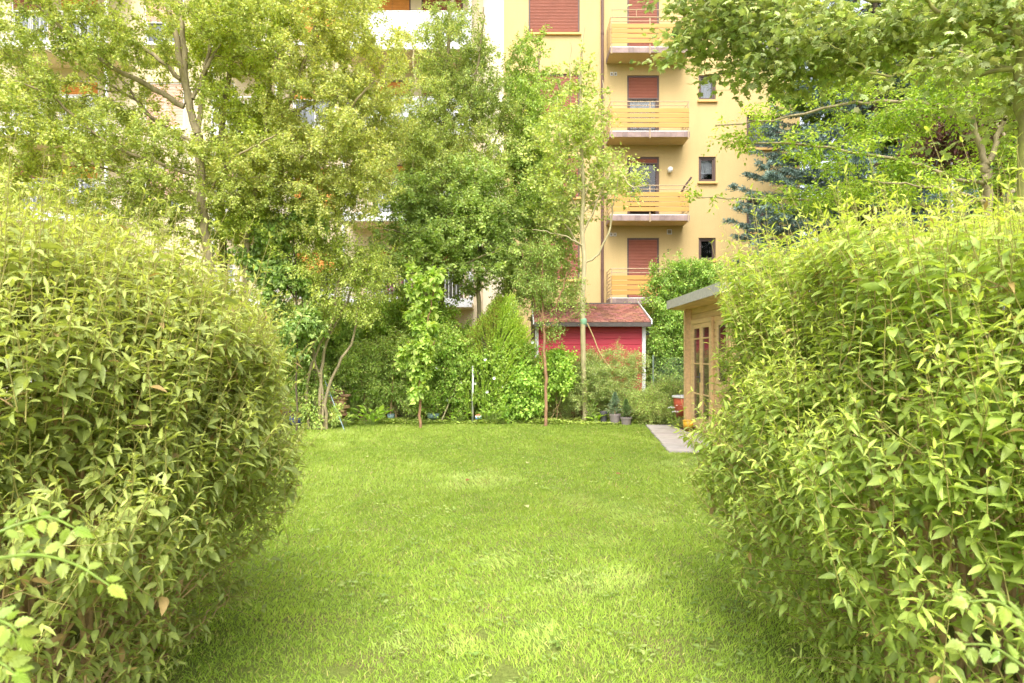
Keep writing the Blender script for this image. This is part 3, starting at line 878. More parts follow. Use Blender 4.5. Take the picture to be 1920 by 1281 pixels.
# ------------------------------------------------------------------ summer house
sh = thing('summer_house', 'pine summer house with glazed double door and grey felt roof beside the right bush', 'summer house', (4.6, 12.3, 0))
wx = 3.56; ya, yb = 10.8, 13.55; zt = 2.42
w = MB(); rg = np.random.default_rng(12); z = 0.05
while z < zt - .02:
    h = min(.118, zt - z); c = rg.uniform(.88, 1.12); cc = (c, c * .98, c * .94)
    w.box(wx, wx + .045, ya - .12, yb + .12, z, z + h - .005, .007, color=cc)          # door side
    w.box(wx - .12, 6.2, ya, ya + .045, z + .003, z + h - .004, .007, color=cc)         # camera side, ends poke out at the corner
    w.box(wx - .12, 6.2, yb, yb + .045, z + .003, z + h - .004, .007, color=cc)
    w.box(6.1, 6.145, ya - .1, yb + .1, z, z + h - .005, .007, color=cc)
    z += .118
wl = w.build('wall', M['wood'], sh, colors=True)
c = MB(); c.box(wx - .135, wx - .121, yb - .03, yb + .075, .05, zt - .02, .003); c.box(wx - .118, wx - .003, yb - .014, yb - .002, .05, zt - .02, .003); c.build('corner_board', M['wood'], wl, colors=True)
def leaf_door(y0, y1, z0, z1, name, bars=(0.5,), label=None):
    d = MB(); a, b = wx - .045, wx - .004; s = .085
    d.box(a, b, y0, y0 + s, z0, z1, .005); d.box(a, b, y1 - s, y1, z0, z1, .005)
    d.box(a + .002, b - .002, y0 + s, y1 - s, z1 - s, z1, .004); d.box(a + .002, b - .002, y0 + s, y1 - s, z0, z0 + .18, .004)
    for t in bars:
        zz = z0 + (z1 - z0) * t; d.box(a + .008, b - .006, y0 + s, y1 - s, zz - .014, zz + .014, .003)
    o = d.build(name, M['wood'], sh, colors=True)
    g = MB(); g.box(wx - .022, wx - .016, y0 + s, y1 - s, z0 + .18, z1 - s); g.build('pane', M['glass_dark'], o)
    return o
mgd, ntg, bg = nodes('dark_glass'); bg.inputs["Base Color"].default_value = (0.06, 0.035, 0.03, 1); bg.inputs["Roughness"].default_value = 0.06; bg.inputs["Specular IOR Level"].default_value = 0.7
M['glass_dark'] = mgd
d1 = leaf_door(12.72, 13.32, .1, 2.08, 'door', (.33, .62, .86)); d2 = leaf_door(12.11, 12.71, .1, 2.08, 'door', (.33, .62, .86))
hd = MB(); hd.tube([(wx - .05, 12.76, 1.08), (wx - .085, 12.76, 1.08), (wx - .085, 12.87, 1.08)], .011, 8); hd.box(wx - .05, wx - .0445, 12.735, 12.785, .98, 1.16, .002); hd.build('handle', M['pot_dark'], d1)
leaf_door(11.15, 11.75, .85, 2.08, 'window', (.5,))
fr = MB(); fr.box(wx - .055, wx - .003, 13.325, 13.40, .06, 2.17, .004); fr.box(wx - .055, wx - .003, 12.03, 12.105, .06, 2.17, .004); fr.box(wx - .054, wx - .004, 12.106, 13.324, 2.085, 2.17, .004); fr.build('door_frame', M['wood'], sh, colors=True)
# roof: pitched slightly down to the right
rx0, rx1, ry0, ry1 = 3.17, 6.5, 10.35, 14.0
def rzv(x): return 2.60 - (x - rx0) * 0.075
r = MB(); th_ = .17
vv = [(x, y_, rzv(x) - d) for d in (th_, 0) for x in (rx0, rx1) for y_ in (ry0, ry1)]
r.add(vv, quads=[(4, 6, 7, 5), (0, 4, 5, 1), (2, 3, 7, 6), (0, 2, 6, 4), (1, 5, 7, 3)])
ro = r.build('roof', M['felt'], sh)
s = MB(); yy = ry0 + .02
while yy < ry1 - .05:
    c = rg.uniform(.88, 1.1); y2 = min(yy + .1, ry1 - .02)
    vv = [(x, y_, rzv(x) - th_ + dz) for dz in (-.003, .02) for x in (rx0 + .02, rx1 - .02) for y_ in (yy, y2 - .006)]
    s.add(vv, quads=[(0, 1, 3, 2), (0, 4, 5, 1), (2, 3, 7, 6), (0, 2, 6, 4), (1, 5, 7, 3)], color=(c, c, c * .95)); yy += .1
s.build('soffit_board', M['wood'], ro, colors=True)

# ------------------------------------------------------------------ small things
pole = thing('fence_post', 'slim grey galvanised fence post standing at the lawn edge', 'post', tuple(W(886, 795, 14.85) * (1, 1, 0)))
px_ = WX(886, 14.85)
m = MB(); m.tube([(px_, 14.85, -.05), (px_ + .01, 14.85, 1.24)], .024, 10); m.build('post', M['steel'], pole, smooth=True)
m = MB(); m.lathe((px_ + .01, 14.85, 1.24), [(.026, -.015), (.026, .01), (.018, .022), (.001, .025)], 10); m.build('cap', M['steel'], pole)
m = MB(); a, b = W(856, 722, 15.0), W(826, 783, 14.8); b[2] = 0.02; m.tube([b, (a + b) / 2 + (.01, 0, .02), a], [.014, .012, .009], 7)
tag(m.build('garden_cane', M['bark_young']), 'pale bare garden cane leaning in the climber left of the metal post', 'cane')
m = MB(); a, b = W(600, 690, 13.9), W(646, 806, 13.5); b[2] = 0.0; m.tube([a, b], .007, 6)
tag(m.build('guy_rope', M['bluerope']), 'thin pale blue rope slanting down to the lawn in front of the stone pile', 'rope')

def rock(mb, c, sx, sy, sz, rg, color):
    n = 9; v = []; 
    for ring, (zz, s_) in enumerate(((-.5, .86), (-.2, 1.0), (.25, .97), (.5, .82))):
        for i in range(n):
            a = i / n * 2 * math.pi
            ca, sa = math.cos(a), math.sin(a); p = 4.0
            k = (abs(ca) ** p + abs(sa) ** p) ** (-1 / p)
            v.append((c[0] + sx * .5 * s_ * k * ca * rg.uniform(.9, 1.08), c[1] + sy * .5 * s_ * k * sa * rg.uniform(.9, 1.08), c[2] + sz * (zz + rg.uniform(-.06, .06))))
    q = [(r_ * n + i, r_ * n + (i + 1) % n, (r_ + 1) * n + (i + 1) % n, (r_ + 1) * n + i) for r_ in range(3) for i in range(n)]
    t = [(3 * n + i, 3 * n + (i + 1) % n, 4 * n) for i in range(n)]
    v.append((c[0], c[1], c[2] + sz * .5)); mb.add(v, tris=t, quads=q, color=color)
rg = np.random.default_rng(21)
zz = 0.0; Yst = 14.7
layers = [(632, .46, .10), (622, .52, .08), (640, .34, .075), (628, .50, .09), (643, .30, .075), (630, .44, .10), (634, .42, .085), (648, .22, .05), (632, .30, .05), (628, .40, .05)]
lab = ['bottom flat brown stone of the dry stone pile', 'second stone up in the brown stone pile, longest of all', 'third stone up in the brown stone pile, set to the right',
       'fourth stone up in the brown stone pile', 'fifth stone up in the brown stone pile, short and set right', 'sixth stone up in the brown stone pile',
       'seventh stone up in the brown stone pile', 'small thin stone near the top right of the stone pile', 'ninth stone up in the brown pile, just under the top one', 'topmost flat stone of the brown stone pile']
for i, (pp, wd, h) in enumerate(layers):
    m = MB(); c = rg.uniform(.8, 1.2); rock(m, (WX(pp, Yst), Yst + rg.uniform(-.03, .03), zz + h / 2), wd * 1.02, .34, h * 1.02, rg, (c, c * rg.uniform(.9, 1.05), c * rg.uniform(.8, 1.05)))
    tag(m.build('stone', M['stone'], colors=True), lab[i], 'stone', 'stones of the dry pile at the lawn edge'); zz += h

def potplant(px, py, Y, h, r, mat, label, plabel, seed, ph, col_d, col_l, lab_group, squat=1.0):
    c = W(px, py, Y); c[2] = 0.0
    root = thing('flower_pot', label, 'flower pot', tuple(c), lab_group)
    m = MB(); m.lathe(c, [(.001, .012), (r * .72, 0.008), (r * .74, 0), (r * .93, h * .78), (r, h * .78), (r * 1.02, h * .985), (r * .99, h), (r * .9, h), (r * .88, h * .86)], 24)
    m.build('body', mat, root, smooth=False)
    m = MB(); m.lathe(c, [(r * .89, h * .87), (r * .4, h * .9), (.001, h * .91)], 16); m.build('soil', M['soil'], root)
    if ph:
        t = thing('dwarf_conifer', plabel, 'plant', (c[0], c[1], h * .9), 'dwarf conifers in pots')
        rg = np.random.default_rng(seed)
        top = c + (0, 0, h * .9 + ph); n = 110
        u = rg.random(n) ** .8; ang = rg.uniform(0, 6.28, n); rr = (1 - u) * ph * .42 + .02
        b = np.stack([np.full(n, c[0]), np.full(n, c[1]), h * .9 + u * ph * .92], -1)
        dirs = norm(np.stack([np.cos(ang), np.sin(ang), .35 + u], -1)); tip = b + dirs * rr[:, None]
        tt = np.linspace(0, 1, 5)[None, :, None]; paths = b[:, None] * (1 - tt) + tip[:, None] * tt
        wood('stem', [(smoothpath([c + (0, 0, h * .85), top], 8), np.linspace(.012, .003, 8))], paths, np.full((n, 5), .0025), M['bark'], t)
        P, D, Nn, S, tp = twig_leaves(rg, paths, 26, .1, (30, 60), 0.0, (.03, .045), jitter=.8)
        leaves('needles', P, D, Nn, S * 1.0, leafcol(rg, len(P), col_d, col_l, tp), (DIAM[0] * (0.42, 1, 1), DIAM[1]), M['needle'], t)
potplant(1153, 796, 14.75, .23, .125, M['pot_grey'], 'middle pot of three by the shed, tall grey brown, holding the larger dwarf conifer', 'blue green dwarf conifer growing in the middle grey pot', 5, .50, (.09, .15, .08), (.24, .34, .19), 'pots beside the staked tree')
potplant(1174, 797, 14.62, .17, .125, M['pot_grey'], 'right hand low pot of three by the shed, holding a dark dwarf conifer', 'smaller dark green dwarf conifer growing in the right hand grey pot', 6, .40, (.06, .12, .04), (.18, .28, .08), 'pots beside the staked tree')
potplant(1132, 790, 15.0, .26, .085, M['pot_dark'], 'left pot of three by the shed, narrow and black, empty', '', 7, 0, None, None, 'pots beside the staked tree')
c = W(1256, 800, 14.6)
def tub(name, label, px, Y, r, h, mat, rimmat, cat, z0=0.0, group=None):
    c = np.array([WX(px, Y), Y, z0]); root = thing(name, label, cat, tuple(c), group)
    m = MB(); m.lathe(c, [(.001, .01), (r * .8, .01), (r * .82, 0), (r * .95, h * .6), (r * .98, h * .93), (r * .93, h * .93), (r * .9, h * .5), (.001, h * .48)], 28); m.build('body', mat, root, smooth=True)
    m = MB(); m.lathe(c, [(r * .985, h * .9), (r * 1.05, h * .93), (r * 1.05, h * .99), (r * .97, h), (r * .92, h * .95)], 28); m.build('rim', rimmat, root, smooth=True)
    return root
tub('garden_tub', 'large red plastic tub with white rim in front of the summer house corner', 1296, 14.05, .37, .44, M['plastic_red'], M['white'], 'tub', 0.22)
tub('flower_pot', 'small bright yellow glazed pot at the end of the terrace', 1291, 13.35, .11, .2, M['plastic_yellow'], M['plastic_yellow'], 'flower pot', 0.02)
m = MB(); c = np.array([WX(1296, 14.05), 14.05, 0.0]); rock(m, c + (0, 0, .11), .6, .5, .22, rg, (.8, .8, .8)); tag(m.build('stone', M['stone'], colors=True), 'flat stone block under the red tub', 'stone')
tub('garden_tub', 'deep blue plastic tub at the lawn edge beside the left bush', 560, 14.5, .2, .2, M['plastic_blue'], M['plastic_blue'], 'tub')
tub('garden_tub', 'low pale teal planter bowl in the shrubs left of the metal post', 812, 15.05, .14, .14, M['plastic_teal'], M['plastic_teal'], 'bowl', .08)
tub('garden_tub', 'small blue grey plastic pot half hidden in the shrubs beside the big leaved plant', 733, 15.05, .08, .16, M['plastic_teal'], M['plastic_teal'], 'flower pot', .04)
m = MB(); c = np.array([WX(611, 15.3), 15.3, .6]); m.lathe(c - (0, 0, .6), [(.17, 0), (.2, .2), (.2, .8), (.18, .85), (.001, .87)], 24); tag(m.build('rain_barrel', surf('blue_barrel', (.06, .22, .45), .1, 5, .4), smooth=True), 'bright blue rain barrel standing behind the brown stone pile', 'barrel')
# coloured ball
bc = np.array([WX(897, 14.9), 14.9, .14]); m = MB()
for i, cc in enumerate(((.85, .3, .08), (.1, .35, .75), (.85, .8, .75), (.8, .2, .15))):
    lo_, hi = -1 + i * .5, -.5 + i * .5
    prf = [(.075 * math.sqrt(max(0, 1 - u * u)) + .0005, .075 * u) for u in np.linspace(lo_, hi, 5)]
    m.lathe(bc, prf, 18, color=cc)
tag(m.build('toy_ball', M['ball'], smooth=True, colors=True), 'small colourful striped ball lying in the leaves right of the metal post', 'ball')
# rope from the staked tree into the shrub
m = MB(); a = W(1101, 606, 15.2); b = W(1150, 690, 15.5)
m.tube(smoothpath([a, W(1112, 630, 15.25), W(1128, 668, 15.3), W(1160, 708, 15.45)], 14), .014, 7)
tag(m.build('tree_rope', M['rope']), 'frayed tan rope slanting from the staked tree trunk into the bush', 'rope')
# chain link fence between shed and summer house
fn = thing('wire_fence', 'green chain link fence between the red shed and the summer house', 'fence', (3.6, 15.7, 0))
m = MB(); x = 3.25
ps = []
for s_ in (1, -1):
    xx = 3.2
    for i in range(34):
        xa = 2.3 + i * .075
        ps.append([(xa, 15.7, 0.05 if s_ > 0 else 1.45), (xa + 1.4, 15.7, 1.45 if s_ > 0 else 0.05)])
P_ = []
for (a, b) in ps:
    a, b = np.array(a), np.array(b)
    def cl(p, q, xl, xh):
        d = q - p; t0 = max(0, (xl - p[0]) / d[0]); t1 = min(1, (xh - p[0]) / d[0]); return p + d * t0, p + d * t1, t1 > t0
    a2, b2, ok = cl(a, b, 3.25, 4.6)
    if ok: P_.append([a2, b2])
v, q = tube_batch(np.array(P_), np.full((len(P_), 2), .0025), 4); m.add(v, quads=q); m.build('mesh', M['wire'], fn)
for x in (3.25, 4.6):
    m = MB(); m.tube([(x, 15.72, 0), (x, 15.72, 1.5)], .022, 8); m.build('post', M['wire'], fn)
# ------------------------------------------------------------------ grass
def lawn():
    rg = np.random.default_rng(77)
    bands = [(2.2, 4.5, 7000, .027, .0044), (4.5, 7.5, 4200, .034, .0062), (7.5, 11, 2500, .036, .009), (11, 15.0, 1900, .036, .012)]
    Ps = []; H = []; Wd = []
    for y0, y1, den, h, w in bands:
        xm = 0.62 * y1 + .3 if y1 < 6 else 0.5 * y1
        n = int((y1 - y0) * 2 * xm * den)
        p = np.stack([rg.uniform(-xm, xm, n), rg.uniform(y0, y1, n), np.zeros(n)], -1)
        Ps.append(p); H.append(np.full(n, h)); Wd.append(np.full(n, w))
    P = np.vstack(Ps); H = np.concatenate(H); Wd = np.concatenate(Wd)
    # visible wedge only, not on the terrace, thin on worn spots
    keep = np.abs(P[:, 0]) < 0.47 * P[:, 1] + .25
    xl = 2.37 + (P[:, 1] - 10.3) / 3.87 * 0.43
    keep &= ~((P[:, 0] > xl + .01 * rg.normal(0, 1, len(P))) & (P[:, 1] > 10.3))
    edge = 14.75 + .18 * vnoise(P * (1, 0, 0), 8, 2.0)
    keep &= P[:, 1] < edge
    worn = np.zeros(len(P))
    for px, py, r in ((948, 1270, .13), (1040, 1217, .07), (905, 1190, .06), (1490, 1225, .09), (640, 1262, .08), (1335, 1212, .05)):
        Yg = CH * F / (py - HOR); c = np.array([WX(px, Yg), Yg, 0]); d = np.linalg.norm((P - c) * (1, .75, 1), axis=1) / r
        worn = np.maximum(worn, np.clip(1.25 - d, 0, 1))
    nz = vnoise(P, 31, 1.1); nf = vnoise(P, 32, 4.5); nv = vnoise(P, 33, 14.0)
    worn = np.maximum(worn, np.clip(nf + nv - 1.35, 0, .6))
    keep &= rg.random(len(P)) > worn * 1.1
    P = P[keep]; H = H[keep]; Wd = Wd[keep]; nz = nz[keep]; nf = nf[keep]; nv = nv[keep]
    n = len(P)
    H = H * np.clip(1 + .30 * nz + .25 * nf + .18 * nv, .4, 1.7) * rg.uniform(.55, 1.5, n)
    laid = np.clip(nf * 1.1 + nz * .5 - .5, 0, 1)            # tufts combed flat, showing the pale side
    for px, py, r in ((1090, 1095, .30), (1160, 1085, .22), (930, 1050, .18), (1185, 965, .45), (1120, 1010, .3), (1000, 1185, .16), (750, 1212, .16), (860, 1210, .1), (1100, 945, .35), (900, 900, .5), (1290, 870, .5)):
        Yg = CH * F / (py - HOR); dd = np.linalg.norm((P - np.array([WX(px, Yg), Yg, 0])) * (1, .7, 1), axis=1) / r
        laid = np.maximum(laid, np.clip(1.0 - dd + .5 * nv + .3 * nf, 0, .62))
    lean = rg.normal(0, .38, (n, 2)) + np.stack([vnoise(P, 35, 1.6), vnoise(P, 36, 1.6)], -1) * (.3 + 1.1 * laid[:, None])
    D = norm(np.concatenate([lean, np.ones((n, 1))], 1))
    yaw = rg.uniform(0, 6.28, n); N = np.stack([np.cos(yaw), np.sin(yaw), np.zeros(n)], -1)
    tv, tf = BLADE
    X_ = norm(np.cross(D, N))
    bend = rg.uniform(.0, .55, n)[:, None] * np.concatenate([norm(lean + 1e-6), np.full((n, 1), -.35)], 1)
    V = P[:, None] + tv[None, :, 0:1] * X_[:, None] * Wd[:, None, None] + H[:, None, None] * (tv[None, :, 1:2] * D[:, None] + (tv[None, :, 1:2] ** 2) * bend[:, None])
    Fc = tf[None] + (np.arange(n) * 5)[:, None, None]
    f = np.clip(.5 + .30 * nz + .22 * nf + .12 * nv + rg.normal(0, .16, n), 0, 1)
    C = lerp((.19, .288, .044), (.375, .470, .086), f)
    C = C * (1 - .55 * laid[:, None]) + np.array((.48, .56, .21)) * .55 * laid[:, None]
    dry = rg.random(n) < .05
    C[dry] = np.array((.44, .40, .16)) * rg.uniform(.8, 1.15, (dry.sum(), 1))
    C *= (1 + .42 * np.clip((7.0 - P[:, 1]) / 3.2, 0, 1))[:, None]      # younger, lighter reseeded front grass, its colour also raised to offset the bushes' shade
    C *= 1.22 * rg.uniform(.85, 1.15, (n, 1))
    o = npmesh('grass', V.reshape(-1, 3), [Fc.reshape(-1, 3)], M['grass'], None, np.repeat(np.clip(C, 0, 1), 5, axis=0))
    tag(o, 'short bright green lawn grass between the two bushes', 'grass', kind='stuff')
    # fallen leaves
    pts = [(515, 828, 'brown'), (990, 872, 'pale'), (1146, 865, 'brown'), (985, 955, 'pale'), (560, 831, 'pale'), (1155, 895, 'brown'), (690, 862, 'pale'), (880, 905, 'brown')]
    for i, (px, py, k) in enumerate(pts):
        Yg = CH * F / (py - HOR); p = np.array([[WX(px, Yg), Yg, .04]])
        a = rg.uniform(0, 6.28); D1 = np.array([[math.cos(a), math.sin(a), .15]])
        V1, F1, kk = leaf_arrays(p, D1, np.array([[.1, -.3, 1.0]]), np.array([.085]), OVATE)
        o = npmesh('fallen_leaf', V1, [F1], M['leaf'], None, np.tile((.30, .15, .06) if k == 'brown' else (.55, .56, .25), (len(V1), 1)))
        tag(o, 'small %s fallen leaf lying flat on the lawn grass' % ('dry brown' if k == 'brown' else 'pale yellow green'), 'leaf', 'dry brown fallen leaves on the lawn' if k == 'brown' else 'pale fallen leaves on the lawn')
lawn()
def weeds():
    rg = np.random.default_rng(71); n = 420
    Y = rg.uniform(2.9, 12.5, n) ; Y = 2.9 + (Y - 2.9) * rg.random(n) ** .5; X = rg.uniform(-.36, .36, n) * Y
    g = vnoise(np.stack([X, Y, Y * 0], -1), 72, 1.3) > -.1; X, Y = X[g], Y[g]; n = len(X)
    k = 7; a = rg.uniform(0, 6.28, (n, 1)) + np.arange(k)[None] * 2.4
    rr = rg.uniform(.0, .045, (n, k)); P = np.stack([X[:, None] + rr * np.cos(a), Y[:, None] + rr * np.sin(a), rg.uniform(.012, .034, (n, k))], -1).reshape(-1, 3)
    D = norm(np.stack([np.cos(a), np.sin(a), rg.uniform(.05, .5, (n, k))], -1).reshape(-1, 3))
    o = leaves('lawn_weeds', P, D, up_normals(rg, D, .3), rg.uniform(.018, .04, n * k), np.repeat(lerp((.20, .32, .06), (.42, .50, .15), rg.random(n)), k, axis=0) * rg.uniform(.9, 1.1, (n * k, 1)), OVATE, M['leaf'], None)
    tag(o, 'small broad leaved weeds and clover scattered through the lawn', 'weeds', kind='stuff')
weeds()

# ------------------------------------------------------------------ the two big near bushes
def big_bush(name, label, seed, c, rad, n, leafdark, leaflight, tipcol, stems=115, pexp=3.5, size=(.034, .070), low=0.30, strays=40, topslope=(0, 0), lean=(0, 0)):
    rg = np.random.default_rng(seed); c = np.array(c); rad = np.array(rad)
    root = thing(name, label, 'bush', (c[0], c[1], 0))
    d = norm(rg.normal(0, 1, (n * 5, 3))); k = (np.abs(d) ** pexp).sum(1) ** (-1 / pexp)
    sh_ = k * (1 + .12 * vnoise(d, seed + 1, 3.5) + .09 * vnoise(d, seed + 2, 10.0))
    depth = rg.beta(4.0, 1.1, n * 5)
    q = d * sh_[:, None] * (0.62 + 0.38 * depth[:, None])
    p = c + q * rad
    lowm = q[:, 2] < 0; p[lowm, 2] = c[2] + q[lowm, 2] * rad[2] * 1.55      # steep flanks down to the ground
    p[:, 2] += topslope[0] * (p[:, 0] - c[0]) * np.clip((p[:, 2] - c[2]) / rad[2], 0, 1) + topslope[1] * (p[:, 1] - c[1]) * np.clip((p[:, 2] - c[2]) / rad[2], 0, 1)
    uc = .87 + .13 * np.clip(p[:, 2] / .9, 0, 1)[:, None]; p[:, :2] = c[:2] + (p[:, :2] - c[:2]) * uc
    zf = (p[:, 2] - .22) / .95
    ok = (p[:, 2] > .12) & (rg.random(len(p)) < np.clip(zf, .30, 1)) & (p[:, 1] > 0.75)
    ok &= ~((vnoise(p, seed + 7, 4.2) < -.52) & (rg.random(len(p)) < .8) & (p[:, 2] < c[2] + rad[2] * .65))     # thin places that show the wood inside
    p = p[ok][:n]; q = q[ok][:n]
    n = len(p)
    # stems from a crowded base
    limbs = []
    for i in range(stems):
        a = rg.uniform(0, 6.28); rr = math.sqrt(rg.random())
        b = np.array([c[0] + rad[0] * .62 * rr * math.cos(a), c[1] + rad[1] * .62 * rr * math.sin(a), -.02])
        t = np.array([c[0] + rad[0] * .86 * rr * math.cos(a + rg.normal(0, .35)), c[1] + rad[1] * .86 * rr * math.sin(a + rg.normal(0, .35)), c[2] + rad[2] * rg.uniform(-.05, .62)])
        m1 = b * .6 + t * .4 + np.array([rg.normal(0, .06), rg.normal(0, .06), .05]); m2 = b * .25 + t * .75 + rg.normal(0, .05, 3)
        limbs.append(([b, m1, m2, t], rg.uniform(.008, .019), .0045))
    for i in range(stems // 5):          # low sprawling and dead branches
        a = rg.uniform(0, 6.28)
        b = np.array([c[0] + rad[0] * .5 * math.cos(a), c[1] + rad[1] * .5 * math.sin(a), .0])
        t = np.array([c[0] + rad[0] * .84 * math.cos(a + .2), c[1] + rad[1] * .84 * math.sin(a + .2), rg.uniform(.2, .8)])
        limbs.append(([b, (b + t) / 2 + rg.normal(0, .04, 3) + (0, 0, -.01), t], rg.uniform(.006, .012), .002))
    # twigs carry shoots
    out = norm(q * (1, 1, .6))
    L = rg.uniform(.11, .25, n) * (1 + .35 * (rg.random(n) < .08))
    up = .55 + .75 * np.clip(q[:, 2] * 1.2 + .2, -.45, 1)
    sd = norm(out * rg.uniform(.35, .9, n)[:, None] + np.stack([rg.normal(0, .28, n), rg.normal(0, .28, n), up + rg.normal(0, .2, n)], -1))
    stray = (rg.random(n) < np.where(q[:, 2] > .45, .2, .10)) & (q[:, 2] > -.3)
    L[stray] *= rg.uniform(1.3, 2.3, stray.sum())
    base = p - sd * (np.minimum(L, .26) * .85)[:, None]
    lp, paths, rad_ = grow(rg, limbs, base[rg.random(n) < .62], upc=.10, kink=.07, rt=.0013, rexp=.36, pen=.9, wig=.006)
    wood('stems', lp, paths, rad_, M['twig'], root)
    tt = np.linspace(0, 1, 5)[None, :, None]
    sp = base[:, None] + sd[:, None] * (L[:, None, None] * tt) + np.array([0, 0, 1.0]) * (L[:, None, None] * .10 * tt * tt)
    sp = sp + norm(np.cross(sd, [0.3, .2, 1]))[:, None] * (rg.normal(0, .06, n) * L)[:, None, None] * tt * tt
    wood('shoots', None, sp, np.linspace(.0022, .0009, 5)[None].repeat(n, 0), M['shoot'], root, sides=4)
    P, D, N_, S, t = twig_leaves(rg, sp, 12, .06, (52, 82), .22, size, pair=True, tipshrink=.45, jitter=.35)
    # narrow new leaves at the tips, older broader ones below
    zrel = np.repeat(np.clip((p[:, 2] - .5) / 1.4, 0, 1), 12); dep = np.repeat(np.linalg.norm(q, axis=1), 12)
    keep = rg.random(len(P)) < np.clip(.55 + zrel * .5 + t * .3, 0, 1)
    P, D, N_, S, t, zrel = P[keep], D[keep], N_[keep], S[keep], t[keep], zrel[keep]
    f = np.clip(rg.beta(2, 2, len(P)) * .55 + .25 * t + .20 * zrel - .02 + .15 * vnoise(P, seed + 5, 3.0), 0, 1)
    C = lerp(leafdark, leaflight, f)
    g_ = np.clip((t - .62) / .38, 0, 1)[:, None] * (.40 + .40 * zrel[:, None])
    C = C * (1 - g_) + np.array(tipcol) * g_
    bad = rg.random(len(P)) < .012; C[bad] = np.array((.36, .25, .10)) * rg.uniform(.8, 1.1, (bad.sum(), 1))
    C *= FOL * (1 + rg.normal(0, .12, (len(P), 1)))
    young = t + rg.normal(0, .15, len(t)) > .5
    for nm, msk, tm_ in (('leaves', ~young, LANCE_W), ('young_leaves', young, LANCE_N)):
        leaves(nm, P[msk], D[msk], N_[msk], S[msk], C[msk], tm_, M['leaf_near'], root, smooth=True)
    return root
M['shoot'] = surf('green_shoot', (.34, .30, .09), .25, 20, .7)
LANCE_W = tpl([(0.2, 0.165), (0.48, 0.225), (0.78, 0.13)], 0.3, 0.32)
LANCE_N = tpl([(0.22, 0.10), (0.5, 0.14), (0.78, 0.085)], 0.4, 0.38)
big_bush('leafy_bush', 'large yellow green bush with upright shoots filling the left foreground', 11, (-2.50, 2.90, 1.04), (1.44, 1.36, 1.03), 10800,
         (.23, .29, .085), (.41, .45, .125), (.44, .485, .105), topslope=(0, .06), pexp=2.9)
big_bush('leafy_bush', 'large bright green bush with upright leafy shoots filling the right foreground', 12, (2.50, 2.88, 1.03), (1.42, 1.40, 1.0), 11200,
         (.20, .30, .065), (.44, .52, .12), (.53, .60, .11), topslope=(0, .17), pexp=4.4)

# ------------------------------------------------------------------ near tomato shoots at the frame corners
def tomato(label, seed, stem, rachises, lf, dark, light):
    rg = np.random.default_rng(seed)
    root = thing('tomato_plant', label, 'plant', (float(stem[0][0]), float(stem[0][1]), 0.0))
    m = MB(); m.tube(smoothpath(stem, 16), np.linspace(.009, .005, 16), 8)
    for ra in rachises:
        P = []; D = []; S = []
        pts = smoothpath([W(px, py, y_) for px, py, y_ in ra], 18)
        for i in (4, 7, 10, 13, 16):
            ax = norm(pts[min(i + 1, 17)] - pts[i - 1]); sd = norm(np.cross(ax, [0.1, -.8, .6]))
            for s_ in (1, -1):
                P.append(pts[i] + sd * s_ * .004); D.append(norm(ax * .55 + sd * s_ + rg.normal(0, .15, 3) + (0, 0, -.18))); S.append(lf * rg.uniform(.55, 1.1) * (1.15 - .02 * i))
        P.append(pts[-1]); D.append(norm(pts[-1] - pts[-3])); S.append(lf * 1.15)
        P_ = np.array(P); D_ = np.array(D)
        V_, F_, k_ = leaf_arrays(P_, D_, up_normals(rg, D_, .25, up=(0, -.75, .75)), np.array(S), TOMATO)
        tv_, tq_ = tube_batch(pts[None], np.linspace(.0027, .0012, 18)[None], 6)
        C_ = np.vstack([np.repeat(leafcol(rg, len(P), dark, light, var=.06), k_, axis=0), np.tile(np.array(dark) * 1.5, (len(tv_), 1))])
        npmesh('leaf', np.vstack([V_, tv_]), [F_, tq_ + len(V_)], M['leaf_near'], root, np.clip(C_, 0, 1))
    m.build('stem', M['shoot_green'], root, smooth=True)
M['shoot_green'] = surf('green_stem', (.26, .35, .08), .15, 30, .6)
Yt = 0.95
tomato('blurred light green tomato shoot poking in at the lower left edge', 51,
       [(WX(-70, Yt), Yt, 0), (WX(-60, Yt), Yt, .6), (WX(-50, Yt), Yt, 1.05), (WX(-20, Yt), Yt, 1.24), (WX(-6, Yt), Yt, 1.28)],
       [[(-30, 1052, Yt), (60, 1040, Yt), (140, 1058, Yt - .03), (205, 1098, Yt - .05)], [(-30, 1010, Yt), (30, 985, Yt + .02), (90, 970, Yt + .03), (140, 990, Yt + .02)], [(-40, 1190, Yt - .05), (-15, 1165, Yt - .06), (15, 1170, Yt - .07), (35, 1190, Yt - .07)], [(-40, 1250, Yt - .05), (-20, 1240, Yt - .06), (5, 1245, Yt - .07), (25, 1262, Yt - .07)]],
       Yt * 0.028, (.21, .30, .05), (.34, .43, .075))
tomato('blurred pale green tomato shoots poking in at the lower right corner', 52,
       [(WX(2010, Yt), Yt, 0), (WX(2000, Yt), Yt, .6), (WX(1985, Yt), Yt, 1.0), (WX(1965, Yt), Yt, 1.12)],
       [[(1970, 1185, Yt), (1925, 1165, Yt), (1870, 1128, Yt), (1815, 1128, Yt - .02)], [(1970, 1275, Yt), (1920, 1250, Yt), (1860, 1212, Yt), (1808, 1208, Yt - .02)]],
       Yt * 0.030, (.23, .31, .07), (.36, .44, .11))

